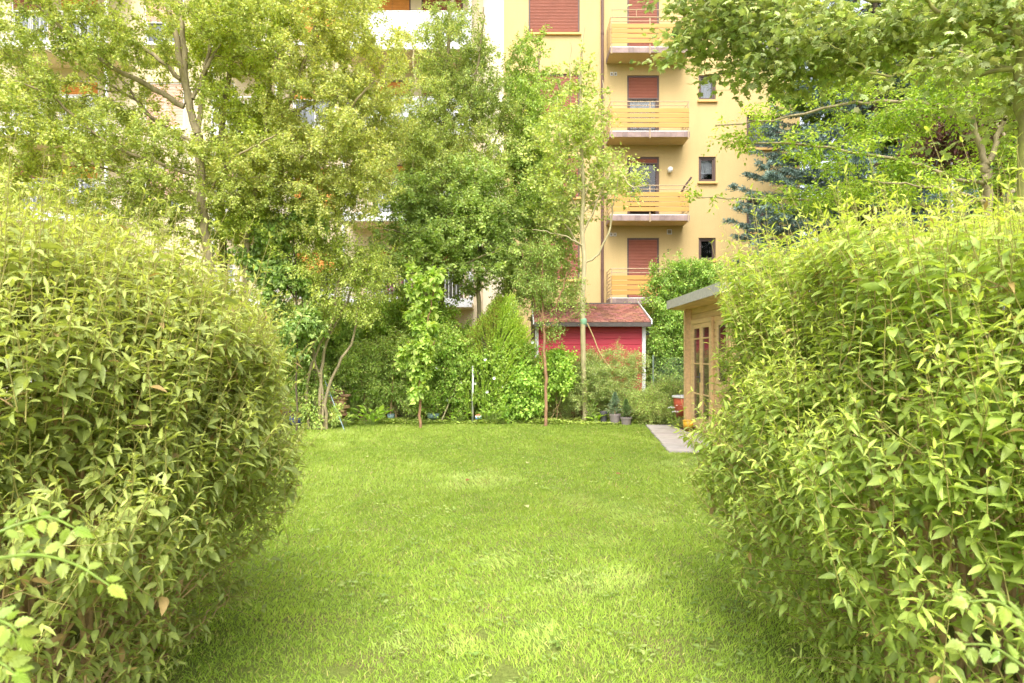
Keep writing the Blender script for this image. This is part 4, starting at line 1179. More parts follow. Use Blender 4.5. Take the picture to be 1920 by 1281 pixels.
# ------------------------------------------------------------------ trees
def Lm(pts, Y, r0, r1, dy=0.0):
    k = len(pts)
    return ([W(px, py, Y + dy * i / max(1, k - 1)) for i, (px, py) in enumerate(pts)], r0 / F * Y, r1 / F * Y)
def base(px, Y):
    p = W(px, 700, Y); p[2] = -.03; return p
def LB(bpx, pts, Y, r0, r1, dy=0.0):
    l = Lm(pts, Y, r0, r1, dy); return ([base(bpx, Y)] + l[0], l[1], l[2])

YG_D, YG_L = (.26, .32, .085), (.53, .565, .165)
# T1: big field maple on the left
Y1 = 12.5
tree('field_maple', 'big multi-stemmed tree with long branches sweeping left above the left bush', 'tree', 101,
     [LB(392, [(392, 520), (380, 400), (371, 252)], Y1, 9, 7),
      Lm([(371, 252), (356, 207), (345, 149), (332, 80), (318, 27), (308, -60)], Y1, 7.5, 3.5),
      Lm([(352, 195), (346, 100), (340, 40), (336, -60)], Y1, 6, 3),
      Lm([(371, 252), (379, 186), (381, 149), (391, 106), (398, 40), (396, -60)], Y1, 5, 2, .6),
      Lm([(361, 186), (377, 154), (398, 106), (420, 70), (455, 30), (490, -40)], Y1, 4, 1.6, .8),
      Lm([(345, 200), (292, 168), (244, 143), (202, 122), (133, 66), (70, 10)], Y1, 5.5, 2, -1.0),
      Lm([(340, 150), (292, 106), (239, 74), (191, 35), (150, -30)], Y1, 4.5, 1.8, .8),
      Lm([(372, 270), (300, 235), (252, 186), (205, 160), (120, 110), (40, 70)], Y1, 3.5, 1.4, .9),
      Lm([(378, 330), (276, 300), (194, 262), (114, 196), (85, 172), (-20, 135)], Y1, 3.5, 1.4, -1.0),
      Lm([(376, 300), (330, 250), (276, 215), (255, 186), (212, 127), (170, 90)], Y1, 3.5, 1.4, .4),
      Lm([(384, 380), (330, 350), (250, 330), (150, 310), (40, 310)], Y1, 3, 1.3, .5),
      Lm([(382, 400), (410, 330), (450, 290), (520, 250)], Y1, 3, 1.3, -.6)],
     [E(110, 110, 200, 130, Y1, 2.0), E(300, 60, 170, 130, Y1, 2.0), E(80, 260, 190, 90, Y1, 1.8), E(300, 300, 170, 110, Y1, 1.8), E(440, 60, 110, 130, Y1, 1.6), E(440, 300, 110, 120, Y1, 1.5), E(-80, 180, 120, 170, Y1, 1.8), E(90, 370, 160, 70, Y1, 1.6), E(270, 400, 150, 70, Y1, 1.5)],
     310, 9, .27, 24, (.036, .062), FIELD, YG_D, YG_L, sigz=.12, spread=.03, rt=.0022, shell=.2, droop=.2, side=2)
# T2: second, straighter trunk
Y2 = 13.6
tree('field_maple', 'slender tree with a straight pale trunk between the big maple and the leaning trunk', 'tree', 102,
     [LB(424, [(418, 444), (414, 365), (416, 300), (418, 230), (428, 150), (440, 60), (452, -60)], Y2, 7.5, 3),
      Lm([(416, 310), (440, 265), (452, 240), (480, 190), (510, 120)], Y2, 4, 1.5, .5),
      Lm([(418, 240), (402, 210), (398, 260)], Y2, 2, 1, .4), Lm([(440, 60), (470, 0), (500, -60)], Y2, 2.5, 1.2)],
     [E(450, 120, 90, 170, Y2, 1.4), E(500, 260, 70, 110, Y2, 1.2), E(450, 370, 70, 70, Y2, 1.0), E(560, 20, 90, 90, Y2, 1.2), E(480, 440, 90, 60, Y2, 1.0)],
     120, 9, .25, 24, (.036, .06), FIELD, (.24, .32, .065), (.54, .60, .12), sigz=.13, shell=.15)
# T3: yellower maple to the right with leaning trunk
Y3 = 13.0
tree('field_maple', 'yellowish tree full of pale seed clusters with a leaning trunk, right of the slender trunk', 'tree', 103,
     [LB(455, [(463, 451), (474, 390), (482, 345), (500, 290), (530, 220), (560, 150), (590, 60), (610, -40)], Y3, 6, 2),
      Lm([(486, 340), (520, 325), (560, 300), (600, 260), (660, 200), (700, 150)], Y3, 4, 1.5, -.8),
      Lm([(500, 290), (500, 200), (520, 100), (540, 20), (560, -50)], Y3, 4, 1.5, .8),
      Lm([(478, 380), (540, 380), (620, 350), (690, 310)], Y3, 3, 1.2, .6),
      Lm([(530, 220), (600, 180), (660, 110), (700, 50)], Y3, 3, 1.2, .5), Lm([(475, 400), (440, 360), (400, 340)], Y3, 2.5, 1.2, -.5)],
     [E(640, 110, 120, 120, Y3, 1.6), E(600, 260, 140, 100, Y3, 1.5), E(690, 210, 70, 110, Y3, 1.2), E(560, 350, 130, 70, Y3, 1.2), E(680, 320, 70, 70, Y3, 1.0), E(600, 0, 120, 90, Y3, 1.4), E(600, 400, 110, 40, Y3, 1.0)],
     200, 9, .26, 24, (.034, .058), FIELD, (.29, .34, .10), (.61, .62, .21), sigz=.13, shell=.25, nscale=1.6)
# T4: grey-green plum with twiggy upright top
Y4 = 17.0
tree('plum_tree', 'tall airy grey green tree with twiggy upright shoots in front of the white balconies', 'tree', 104,
     [LB(830, [(828, 560), (826, 440), (828, 330), (832, 230), (838, 120), (846, 20), (850, -20)], Y4, 6, 2),
      Lm([(828, 330), (800, 240), (780, 150), (770, 70)], Y4, 3, 1, .6), Lm([(830, 300), (870, 240), (890, 150), (905, 60), (908, 15)], Y4, 3, .8, -.6),
      Lm([(828, 380), (890, 330), (930, 260), (945, 210)], Y4, 3, 1, .5), Lm([(828, 400), (760, 350), (730, 290)], Y4, 3, 1, .5), Lm([(826, 440), (900, 400), (940, 380)], Y4, 3, 1, -.5)],
     [E(840, 90, 70, 100, Y4, 1.2), E(850, 210, 90, 100, Y4, 1.3), E(900, 130, 30, 110, Y4, .7), E(770, 250, 60, 120, Y4, 1.1), E(840, 320, 110, 90, Y4, 1.4), E(935, 270, 40, 90, Y4, .9)],
     190, 10, .24, 18, (.05, .08), DIAM, (.20, .27, .085), (.50, .55, .18), sigz=.28, shell=.1, upc=-.05, ang=(30, 65), droop=.1)
# T5: dark dense tree below
Y5 = 16.2
tree('sycamore_tree', 'dense dark green tree with layered leaves behind the leaning thuja', 'tree', 105,
     [LB(800, [(800, 600), (802, 500), (804, 420), (800, 350)], Y5, 7, 3), LB(895, [(898, 600), (898, 500), (902, 430), (905, 370)], Y5 + .3, 5, 2),
      Lm([(802, 470), (760, 440), (720, 430)], Y5, 3, 1, -.5), Lm([(803, 430), (850, 400), (900, 390)], Y5, 3, 1, -.8), Lm([(800, 520), (860, 500), (930, 470)], Y5, 3, 1, -.8), Lm([(800, 400), (760, 350), (730, 330)], Y5, 2.5, 1, .3)],
     [E(800, 420, 100, 90, Y5, 1.3), E(780, 500, 80, 60, Y5, 1.1), E(890, 470, 70, 90, Y5, 1.2), E(880, 370, 80, 60, Y5, 1.1), E(930, 420, 40, 60, Y5, .9)],
     170, 9, .27, 15, (.05, .085), FIELD, (.19, .27, .08), (.43, .53, .15), bark='bark', sigz=.14, shell=.1, nscale=1.8)
# tall shrubby tree behind the maple
Y6 = 17.4
tree('cherry_tree', 'bushy green tree with pointed leafy tips between the airy plum and the young maple', 'tree', 106,
     [LB(1000, [(1000, 560), (1000, 420), (1002, 300), (1004, 200), (1010, 110), (1012, 90)], Y6, 5, 1.5), Lm([(1000, 420), (965, 330), (955, 220), (958, 130)], Y6, 3, 1, .4),
      Lm([(1000, 380), (1040, 300), (1050, 220), (1048, 150)], Y6, 3, 1, .4), Lm([(1000, 500), (1050, 430), (1080, 380)], Y6, 3, 1, -.4), Lm([(1000, 500), (950, 450), (930, 400)], Y6, 3, 1, -.4)],
     [E(980, 200, 50, 110, Y6, 1.0), E(1015, 140, 25, 60, Y6, .7), E(1010, 300, 70, 110, Y6, 1.2), E(970, 400, 60, 100, Y6, 1.1), E(1040, 420, 50, 110, Y6, 1.0), E(1000, 530, 70, 60, Y6, 1.1)],
     150, 10, .23, 18, (.055, .085), OVATE, (.18, .27, .07), (.44, .55, .14), sigz=.26, shell=.1, upc=-.05, ang=(30, 65))
# staked young maple
Y7 = 15.2
def stake_tie(rg, root, paths):
    m = MB(); c = W(1094, 603, Y7)
    m.lathe(c, [(.062, -.07), (.075, -.05), (.07, -.01), (.078, .02), (.07, .05), (.06, .07)], 14); m.build('tree_tie', M['tape'], root, smooth=True)
tree('young_maple', 'young maple with a straight pale trunk tied at shed height before the red shed', 'tree', 107,
     [([base(1097, Y7)] + [W(1097, 770, Y7), W(1094, 640, Y7), W(1093, 480, Y7), W(1091, 400, Y7), W(1092, 300, Y7), W(1089, 200, Y7), W(1090, 100, Y7), W(1094, 52, Y7)], 5.8 / F * Y7, 1.2 / F * Y7),
      Lm([(1094, 497), (1125, 470), (1145, 420), (1150, 380), (1160, 330)], Y7, 2.2, .8, -.5), Lm([(1093, 470), (1060, 420), (1040, 370), (1025, 310)], Y7, 2.2, .8, .4),
      Lm([(1093, 440), (1120, 380), (1150, 320), (1185, 350), (1220, 345)], Y7, 2, .6, -.6), Lm([(1092, 420), (1065, 350), (1050, 260), (1045, 180)], Y7, 2, .7, .5),
      Lm([(1092, 380), (1120, 300), (1132, 220), (1130, 150)], Y7, 2, .7, .5), Lm([(1092, 330), (1075, 250), (1068, 150), (1072, 80)], Y7, 2, .6, -.4),
      Lm([(1093, 460), (1050, 440), (1000, 430)], Y7, 1.8, .6, -.6), Lm([(1092, 400), (1150, 350), (1190, 300)], Y7, 1.6, .5, .5), Lm([(1091, 360), (1030, 290), (1000, 240)], Y7, 1.8, .6, .6)],
     [E(1090, 130, 32, 75, Y7, .6), E(1095, 220, 60, 60, Y7, .9), E(1120, 290, 60, 60, Y7, 1.0), E(1040, 290, 55, 80, Y7, 1.0), E(1180, 340, 45, 22, Y7, .6), E(1090, 370, 80, 50, Y7, 1.0), E(1030, 380, 50, 50, Y7, .9)],
     120, 6, .2, 6, (.055, .095), FIELD, (.26, .33, .09), (.54, .61, .18), bark='bark_young', sigz=.14, shell=.1, upc=-.05, extra=stake_tie, rt=.0026, side=2, sleaf=4)
# thin apple tree
Y8 = 14.3
tree('apple_tree', 'small thin tree with a reddish stem and sparse crown left of the staked maple', 'tree', 108,
     [([base(1023, Y8)] + [W(1023, 720, Y8), W(1021, 620, Y8), W(1020, 600, Y8)], 3.2 / F * Y8, 2.2 / F * Y8),
      Lm([(1020, 605), (1016, 540), (1018, 480), (1020, 440)], Y8, 2, .6), Lm([(1020, 605), (1000, 560), (985, 510), (980, 470)], Y8, 1.6, .5, .3), Lm([(1020, 603), (1045, 570), (1060, 520), (1072, 500)], Y8, 1.6, .5, -.3),
      Lm([(1021, 618), (1040, 605), (1075, 590), (1085, 560)], Y8, 1.3, .5, -.3)],
     [E(1015, 510, 38, 70, Y8, .5), E(985, 540, 28, 50, Y8, .4), E(1055, 545, 30, 40, Y8, .4), E(1080, 580, 28, 20, Y8, .3), E(1030, 620, 30, 20, Y8, .3)],
     60, 7, .12, 8, (.038, .06), OVATE, (.12, .20, .05), (.34, .44, .11), bark='bark_red', sigz=.10, shell=.1, rt=.0018, side=2, sleaf=5)
# magnolia sapling
Y9 = 13.9
tree('magnolia_sapling', 'slim upright sapling with big pale green leaves at the lawn edge', 'tree', 109,
     [([base(788, Y9)] + [W(788, 740, Y9), W(791, 660, Y9), W(789, 590, Y9), W(786, 530, Y9)], 2.9 / F * Y9, 1.0 / F * Y9),
      Lm([(791, 640), (805, 590), (812, 540), (816, 515)], Y9, 1.4, .7, -.1), Lm([(789, 600), (775, 560), (774, 520)], Y9, 1.3, .6, .1), Lm([(791, 690), (775, 660), (765, 640)], Y9, 1.2, .6, .1), Lm([(791, 680), (806, 655), (815, 640)], Y9, 1.2, .6, -.1)],
     [E(780, 535, 18, 25, Y9, .22), E(813, 530, 14, 22, Y9, .2), E(793, 590, 32, 45, Y9, .33), E(795, 640, 28, 40, Y9, .28), E(776, 680, 26, 26, Y9, .28), E(800, 695, 22, 20, Y9, .25), E(790, 740, 14, 8, Y9, .15)],
     40, 5, .08, 8, (.10, .155), HEART, (.22, .33, .07), (.48, .60, .14), bark='bark_red', rt=.0022, spread=.02, smooth=True, var=.1, side=2, sleaf=4, slen=(.05, .12))
# leaning multi-stem shrub
Y10 = 13.6
tree('smoke_shrub', 'open shrub with bare leaning stems and a light yellow green crown left of the sapling', 'shrub', 110,
     [([base(612, Y10), W(612, 745, Y10), W(630, 690, Y10), W(660, 640, Y10), W(672, 560, Y10), W(690, 500, Y10)], 3.4 / F * Y10, 1 / F * Y10),
      ([base(598, Y10), W(602, 720, Y10), W(610, 650, Y10), W(640, 590, Y10), W(665, 530, Y10), W(680, 470, Y10)], 3.6 / F * Y10, 1 / F * Y10),
      ([base(590, Y10), W(592, 720, Y10 + .2), W(588, 650, Y10 + .2), W(606, 590, Y10 + .3), W(614, 520, Y10 + .3), W(620, 450, Y10 + .3)], 3.4 / F * Y10, 1 / F * Y10),
      ([base(580, Y10), W(575, 740, Y10), W(590, 670, Y10), W(622, 600, Y10 - .2), W(632, 540, Y10 - .2), W(650, 480, Y10 - .2)], 3.2 / F * Y10, 1 / F * Y10),
      ([base(605, Y10), W(606, 760, Y10), W(596, 690, Y10), W(575, 600, Y10), W(560, 530, Y10)], 2.6 / F * Y10, 1 / F * Y10)],
     [E(640, 480, 80, 55, Y10, .8), E(700, 500, 40, 40, Y10, .6), E(590, 520, 60, 50, Y10, .7), E(650, 545, 55, 30, Y10, .6), E(560, 450, 40, 40, Y10, .6), E(600, 590, 70, 40, Y10, .6), E(690, 580, 40, 30, Y10, .5)],
     95, 8, .17, 12, (.045, .07), OVATE, (.27, .34, .08), (.60, .66, .18), bark='bark', sigz=.12, shell=.1, upc=-.03)
# dark lilac spire
Y11 = 13.2
tree('lilac_shrub', 'narrow dark stemmed shrub with broad drooping leaves at the edge of the left bush', 'shrub', 111,
     [([base(556, Y11), W(555, 600, Y11), W(553, 500, Y11), W(551, 420, Y11), W(546, 365, Y11)], 2 / F * Y11, .7 / F * Y11), Lm([(553, 500), (530, 470), (505, 455)], Y11, 1.2, .6), Lm([(555, 560), (520, 520), (490, 510)], Y11, 1.4, .6)],
     [E(550, 390, 26, 30, Y11, .3), E(575, 410, 25, 18, Y11, .3), E(510, 440, 40, 22, Y11, .4), E(500, 500, 60, 35, Y11, .5), E(530, 560, 50, 40, Y11, .5), E(560, 620, 40, 50, Y11, .5)],
     60, 6, .09, 10, (.07, .11), HEART, (.18, .28, .08), (.42, .54, .18), bark='twig_dark', rt=.002)

# right side ------------------------------------------------------------------
Y12 = 5.6
tree('norway_maple', 'maple with large lobed leaves and a mossy trunk, its boughs hanging over the top right', 'tree', 112,
     [LB(1925, [(1924, 420), (1922, 250), (1918, 120), (1906, 20), (1900, -60)], Y12, 14, 10),
      Lm([(1900, 75), (1870, 45), (1790, 28), (1700, 18), (1600, -10), (1500, -20)], Y12, 6, 2, .2),
      Lm([(1906, 130), (1830, 126), (1740, 130), (1640, 70), (1560, 76), (1460, 60), (1380, 60)], Y12, 5, 1.4, .9),
      Lm([(1904, 80), (1840, 60), (1780, 30), (1740, 5), (1690, -30)], Y12, 6, 2, -.3),
      Lm([(1900, 130), (1800, 140), (1720, 100), (1620, 95), (1500, 110), (1400, 130), (1320, 140)], Y12, 4.5, 1.2, 1.4),
      Lm([(1740, 130), (1650, 140), (1560, 80)], Y12, 3, 1, .3)],
     [E(1450, 50, 150, 75, Y12 + .9, .6), E(1330, 75, 70, 60, Y12 + 1.3, .45), E(1560, 90, 120, 60, Y12 + .6, .5), E(1470, 130, 90, 30, Y12 + .9, .4), E(1700, 60, 120, 60, Y12 + .3, .5), E(1810, 110, 70, 24, Y12 - .4, .25), E(1840, 20, 100, 50, Y12, .6), E(1960, 120, 60, 120, Y12, .8), E(1400, -20, 150, 60, Y12 + .9, .7)],
     260, 4, .24, 6, (.045, .09), MAPLE, (.23, .29, .115), (.45, .505, .21), bark='bark_moss', sigz=.035, shell=.1, droop=.35, flat=.6, rt=.0019, upc=.05, spread=.045, side=1, sleaf=4)
Y13 = 8.4
tree('hornbeam_tree', 'hornbeam with a forked grey trunk and layered fresh green sprays behind the right bush', 'tree', 113,
     [LB(1852, [(1852, 420), (1850, 340), (1848, 305)], Y13, 9, 8), Lm([(1848, 308), (1832, 260), (1818, 200), (1806, 120), (1790, 40), (1760, -50)], Y13, 6, 2.5), Lm([(1850, 310), (1866, 270), (1884, 225), (1895, 170), (1905, 80), (1920, -20)], Y13, 5.5, 2.5, .3),
      Lm([(1850, 345), (1790, 335), (1740, 312), (1690, 300), (1600, 285), (1500, 270), (1390, 268)], Y13, 4, 1.2, -.6), Lm([(1846, 370), (1790, 392), (1720, 385), (1640, 392), (1540, 380), (1400, 372), (1310, 372)], Y13, 4, 1.1, .5),
      Lm([(1820, 215), (1740, 195), (1660, 190), (1560, 200), (1440, 225), (1340, 235)], Y13, 4, 1.2, .4), Lm([(1808, 130), (1740, 110), (1660, 130), (1560, 150)], Y13, 3.5, 1.2, .9), Lm([(1884, 225), (1930, 200), (1990, 150)], Y13, 3.5, 1.2),
      Lm([(1848, 380), (1800, 360), (1730, 350), (1640, 340)], Y13, 3, 1, -1.0)],
     [E(1370, 262, 60, 14, Y13 - .5, .45), E(1480, 275, 90, 22, Y13 - .4, .6), E(1600, 292, 90, 20, Y13 - .3, .6), E(1330, 368, 40, 10, Y13 + .4, .3), E(1430, 370, 80, 18, Y13 + .4, .5), E(1570, 370, 110, 28, Y13 + .2, .7), E(1700, 340, 110, 50, Y13, .9), E(1720, 240, 90, 30, Y13 + .3, .9), E(1580, 180, 100, 16, Y13 + .4, .5), E(1650, 225, 110, 20, Y13 + .2, .7), E(1420, 205, 60, 18, Y13 + .4, .5), E(1790, 170, 110, 50, Y13, 1.0), E(1880, 320, 70, 70, Y13 + .4, 1.0), E(1780, 60, 120, 60, Y13 + .6, 1.0), E(1930, 180, 60, 100, Y13, 1.0)],
     190, 8, .16, 12, (.04, .065), OVATE, (.16, .26, .040), (.46, .58, .085), sigz=.05, shell=.1, flat=.85, droop=.12, upc=.04, rt=.0016, side=1)
tree('plum_tree', 'thin leaning bare trunk with dark purple leaves beside the hornbeam at the right edge', 'tree', 114,
     [LB(1890, [(1893, 420), (1898, 360), (1912, 315), (1935, 260), (1940, 160)], 9.6, 7, 3), Lm([(1912, 315), (1880, 250), (1850, 200), (1820, 190)], 9.6, 3, 1, .8)],
     [E(1850, 230, 70, 60, 10.8, .8), E(1780, 270, 70, 50, 11.0, .8), E(1900, 330, 40, 50, 10.8, .8)],
     50, 8, .2, 14, (.05, .08), OVATE, (.055, .03, .028), (.16, .075, .06), shell=.1)

def spruce(label, seed, px, ptop, Y, h, rbase, group=None):
    rg = np.random.default_rng(seed); b = base(px, Y); b[2] = 0
    root = thing('blue_spruce', label, 'tree', tuple(b))
    lim = [([b, b + (0, 0, h * .5), b + (0.05, 0, h)], .16, .02)]
    shoots_b = []; shoots_t = []; br = []; brr = []
    nl = int(h / .30)
    for i in range(nl):
        z = .7 + (h - .9) * i / nl
        if z > 11.5 and i % 2: continue
        r = rbase * (1 - z / h) ** .8 * rg.uniform(.85, 1.1) + .12
        for j in range(max(5, int(11 - 5 * z / h))):
            a = rg.uniform(0, 6.28); L = r * rg.uniform(.8, 1.1)
            dx, dy = math.cos(a), math.sin(a); tt = np.linspace(0, 1, 6)
            p = np.stack([b[0] + dx * L * tt, b[1] + dy * L * tt, z - .22 * L * np.sin(tt * 2.2) * .9 + .10 * L * tt ** 3], -1)
            br.append(p); brr.append(np.linspace(.022, .004, 6))
            ns = int(8 + L * 20)
            for k in range(ns):
                u = 1 - rg.random() ** 1.4 * .75; q = p[0] * 0 + np.array([np.interp(u, tt, p[:, m_]) for m_ in range(3)])
                sa = a + rg.choice([-1, 1]) * rg.uniform(.25, 1.15); l = rg.uniform(.10, .30) * (1.25 - .5 * u) + .05
                d = np.array([math.cos(sa), math.sin(sa), rg.uniform(-.35, .22)])
                shoots_b.append(q); shoots_t.append(q + d * l)
    br = np.array(br); brr = np.array(brr)
    lp = [(smoothpath(pp, 20), np.linspace(r0, r1, 20)) for pp, r0, r1 in lim]
    wood('trunk', lp, br, brr, M['twig_dark'], root)
    sb = np.array(shoots_b); st = np.array(shoots_t); tt = np.linspace(0, 1, 3)[None, :, None]
    paths = sb[:, None] * (1 - tt) + st[:, None] * tt
    P, D, N_, S, t = twig_leaves(rg, paths, 15, .05, (35, 70), -.12, (.05, .08), tipshrink=.2, jitter=1.0)
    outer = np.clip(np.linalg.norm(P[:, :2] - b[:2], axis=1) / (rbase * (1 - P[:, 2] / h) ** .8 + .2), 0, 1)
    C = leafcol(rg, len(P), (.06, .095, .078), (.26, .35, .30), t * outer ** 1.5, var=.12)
    leaves('needles', P, D, N_, S * 1.35, C, (DIAM[0] * (0.6, 1, 1), DIAM[1]), M['needle'], root)
spruce('large blue spruce with drooping silvery boughs standing in front of the yellow block', 121, 1640, 0, 18.5, 15.0, 5.1)

# backdrop trees on the right
for i, (px, Y, ells, dk, lt, lbl) in enumerate((
        (1720, 21.0, [E(1680, 120, 120, 160, 21, 2.2), E(1760, 260, 120, 150, 21, 2.2), E(1560, 160, 80, 140, 21.5, 1.6), E(1600, 430, 150, 80, 21, 1.6), E(1740, 440, 120, 80, 21, 1.6)], (.07, .13, .03), (.26, .38, .06), 'tall dark green tree behind the blue spruce'),
        (1850, 18.0, [E(1860, 70, 110, 120, 18, 2.0), E(1960, 200, 110, 160, 18, 2.0), E(1850, 300, 100, 130, 18, 1.8)], (.20, .31, .05), (.48, .60, .10), 'bright green tree far back at the upper right edge'),
        (1950, 20.5, [E(1900, 330, 140, 120, 20.5, 2.0), E(1960, 100, 120, 160, 20.5, 2.0), E(2080, 220, 120, 200, 20.5, 2.0)], (.06, .12, .03), (.22, .34, .06), 'shady dark tree behind the bright green one at the right edge'))):
    tree('broadleaf_tree', lbl, 'tree', 130 + i, [LB(px, [(px + 3, 500), (px - 4, 300), (px + 5, 120), (px, -20)], Y, 9, 3), Lm([(px, 300), (px - 60, 200), (px - 90, 80)], Y, 4, 1.5, .5), Lm([(px, 350), (px + 60, 240), (px + 90, 120)], Y, 4, 1.5, -.5)],
         ells, 190, 10, .34, 16, (.12, .19), OVATE, dk, lt, shell=.2, sigz=.24)
# blue cloth glimpsed on a far balcony: a neighbour's sunshade
m = MB(); c = W(1785, 205, 14.0); n = 10
vv = [(c[0], c[1], c[2] + .14)] + [(c[0] + .42 * math.cos(a), c[1] + .42 * math.sin(a), c[2] - .1) for a in np.arange(n) / n * 6.2832]
m.add(vv, tris=[(0, 1 + i, 1 + (i + 1) % n) for i in range(n)]); 
ss = thing('garden_parasol', 'faded blue parasol glimpsed high between the leaves on the far right', 'parasol', (c[0], c[1], 0))
m.build('canopy', M['blue_cloth'], ss); m = MB(); m.tube([(c[0], c[1], 0), (c[0], c[1], c[2] + .12)], .025, 8); m.build('pole', M['steel'], ss)
# ------------------------------------------------------------------ shrubs along the far edge of the lawn
def shrub(name, label, seed, Y, ells, clumps, per, sig, per_leaf, size, tmpl, dk, lt, stems=9, bark='twig', cat='shrub', mat='leaf', r0=.012, **kw):
    rg = np.random.default_rng(seed + 500)
    cx = sum(e[0] for e in ells) / len(ells); cy = sum(e[1] for e in ells) / len(ells)
    lim = []
    for i in range(stems):
        e = ells[i % len(ells)]
        b = np.array([e[0] * .75 + cx * .25 + rg.normal(0, e[3] * .35), e[1] + rg.normal(0, e[4] * .3), -.02])
        t = np.array([e[0] + rg.normal(0, e[3] * .4), e[1] + rg.normal(0, e[4] * .4), e[2] + e[5] * rg.uniform(-.2, .6)])
        t[2] = max(t[2], .15)
        lim.append(([b, (b + t) / 2 + rg.normal(0, .05, 3), t], r0, .003))
    kw.setdefault('side', 4)
    dk, lt = [tuple(v * 1.15 for v in c_) for c_ in (dk, lt)]
    return tree(name, label, cat, seed, lim, ells, int(clumps * 1.3), per, sig, per_leaf, size, tmpl, dk, lt, bark=bark, mat=mat, base=(cx, cy, 0), crown=kw.pop('crown', 'foliage'), **kw)

Ys = 17.2
shrub('hazel_shrub', 'broad leaved hazel shrub behind the sapling, left of the conical thuja', 201, Ys,
      [E(690, 620, 90, 50, Ys, .9), E(640, 640, 70, 60, Ys, .8), E(745, 590, 60, 45, Ys, .8), E(640, 700, 80, 70, Ys, .8), E(730, 680, 90, 80, Ys, .8)], 115, 9, .17, 13, (.06, .10), OVATE, (.18, .28, .06), (.46, .57, .14), droop=.4)
shrub('philadelphus_shrub', 'light green shrub filling the gap between the sapling and the thuja', 202, 16.6,
      [E(830, 650, 60, 45, 16.6, .6), E(800, 600, 40, 40, 16.6, .6), E(870, 680, 60, 50, 16.6, .6)], 55, 8, .15, 13, (.05, .085), OVATE, (.15, .26, .04), (.44, .56, .11))
shrub('juniper_shrub', 'dull dark fine leaved shrub behind the stone pile and big leaved plant', 203, 15.7,
      [E(690, 715, 80, 55, 15.7, .5), E(640, 720, 60, 55, 15.7, .5), E(740, 745, 60, 45, 15.7, .5), E(790, 740, 40, 50, 15.7, .4)], 85, 9, .14, 18, (.028, .05), DIAM, (.19, .25, .085), (.43, .49, .19), cat='shrub')
shrub('elder_shrub', 'light leafy shrub closing the gap behind the bare leaning stems by the left bush', 209, 15.6,
      [E(590, 610, 60, 50, 15.6, .5), E(560, 690, 60, 60, 15.6, .5), E(620, 660, 50, 50, 15.6, .5)], 75, 8, .15, 13, (.06, .10), OVATE, (.17, .27, .06), (.46, .56, .15))
shrub('privet_shrub', 'pale green loose shrub between the stone pile and the slim sapling', 210, 15.2,
      [E(700, 690, 55, 40, 15.2, .4), E(745, 660, 40, 40, 15.2, .4), E(660, 700, 36, 36, 15.2, .35), E(730, 740, 40, 30, 15.2, .3)], 60, 8, .15, 12, (.05, .085), OVATE, (.19, .28, .07), (.48, .57, .17))
shrub('currant_shrub', 'low leafy shrub around the foot of the bare leaning stems', 211, 13.9,
      [E(585, 740, 34, 34, 13.9, .3), E(560, 700, 30, 40, 13.9, .3), E(600, 775, 26, 14, 13.8, .2)], 34, 7, .12, 11, (.05, .085), OVATE, (.20, .29, .07), (.50, .58, .17))
# climber on a wire fence
def flowers(n, ells, seed):
    def f(rg, root, paths):
        for i in rg.choice(len(paths), n, replace=False):
            c = paths[i, -1] + np.array([0, -.05, .03]); a = np.arange(8) / 8 * 6.2832; m = MB()
            vv = [(c[0], c[1] + .03, c[2])] + [(c[0] + .035 * math.cos(t), c[1] - .012, c[2] + .035 * math.sin(t)) for t in a]
            m.add(vv, tris=[(0, 1 + k, 1 + (k + 1) % 8) for k in range(8)])
            m.build('flower', M['petal'], root)
    return f
Yv = 15.25
shrub('bindweed_climber', 'mound of bright heart leaved bindweed with white flowers behind the metal post', 204, Yv,
      [E(900, 680, 75, 28, Yv, .35), E(840, 690, 55, 40, Yv, .35), E(960, 685, 55, 30, Yv, .35), E(870, 740, 80, 45, Yv, .3), E(950, 735, 60, 45, Yv, .3), E(800, 730, 50, 50, Yv, .3), E(840, 650, 40, 22, Yv, .3)], 120, 8, .16, 9, (.045, .078), HEART, (.16, .27, .045), (.46, .58, .13), droop=.5, r0=.006, extra=flowers(34, None, 1), cat='climber')
shrub('bindweed_climber', 'bindweed clump with hanging bright leaves just left of the thin reddish tree stem', 205, 15.0,
      [E(985, 730, 28, 45, 15.0, .25), E(1050, 690, 26, 38, 15.0, .25), E(975, 770, 30, 20, 15.0, .2)], 38, 7, .10, 10, (.06, .095), HEART, (.17, .29, .045), (.44, .58, .11), droop=.5, r0=.005, cat='climber')
Yc = 15.6
shrub('cotoneaster_shrub', 'spreading dark shrub with arching twigs in front of the red shed', 206, Yc,
      [E(1130, 715, 65, 42, Yc, .5), E(1080, 730, 55, 50, Yc, .5), E(1165, 690, 38, 28, Yc, .4), E(1040, 745, 40, 40, Yc, .4), E(1110, 690, 40, 24, Yc, .4), E(1160, 750, 45, 35, Yc, .4)], 120, 9, .15, 24, (.028, .044), DIAM, (.15, .22, .07), (.42, .49, .18), stems=20, r0=.009, bark='twig', rt=.0018, flat=.6)
shrub('climbing_hazel', 'tall leafy shrub between the shed and the summer house reaching to the lowest balcony', 207, 17.6,
      [E(1285, 530, 55, 36, 17.6, .7), E(1250, 590, 45, 60, 17.6, .7), E(1335, 530, 45, 25, 17.6, .6), E(1270, 660, 60, 80, 17.6, .7), E(1335, 590, 70, 90, 17.6, .8), E(1222, 530, 12, 28, 17.6, .25), E(1245, 730, 55, 60, 17.6, .6), E(1235, 690, 35, 60, 17.2, .5)], 190, 9, .17, 13, (.055, .09), OVATE, (.14, .24, .05), (.40, .53, .12), droop=.35, stems=14)
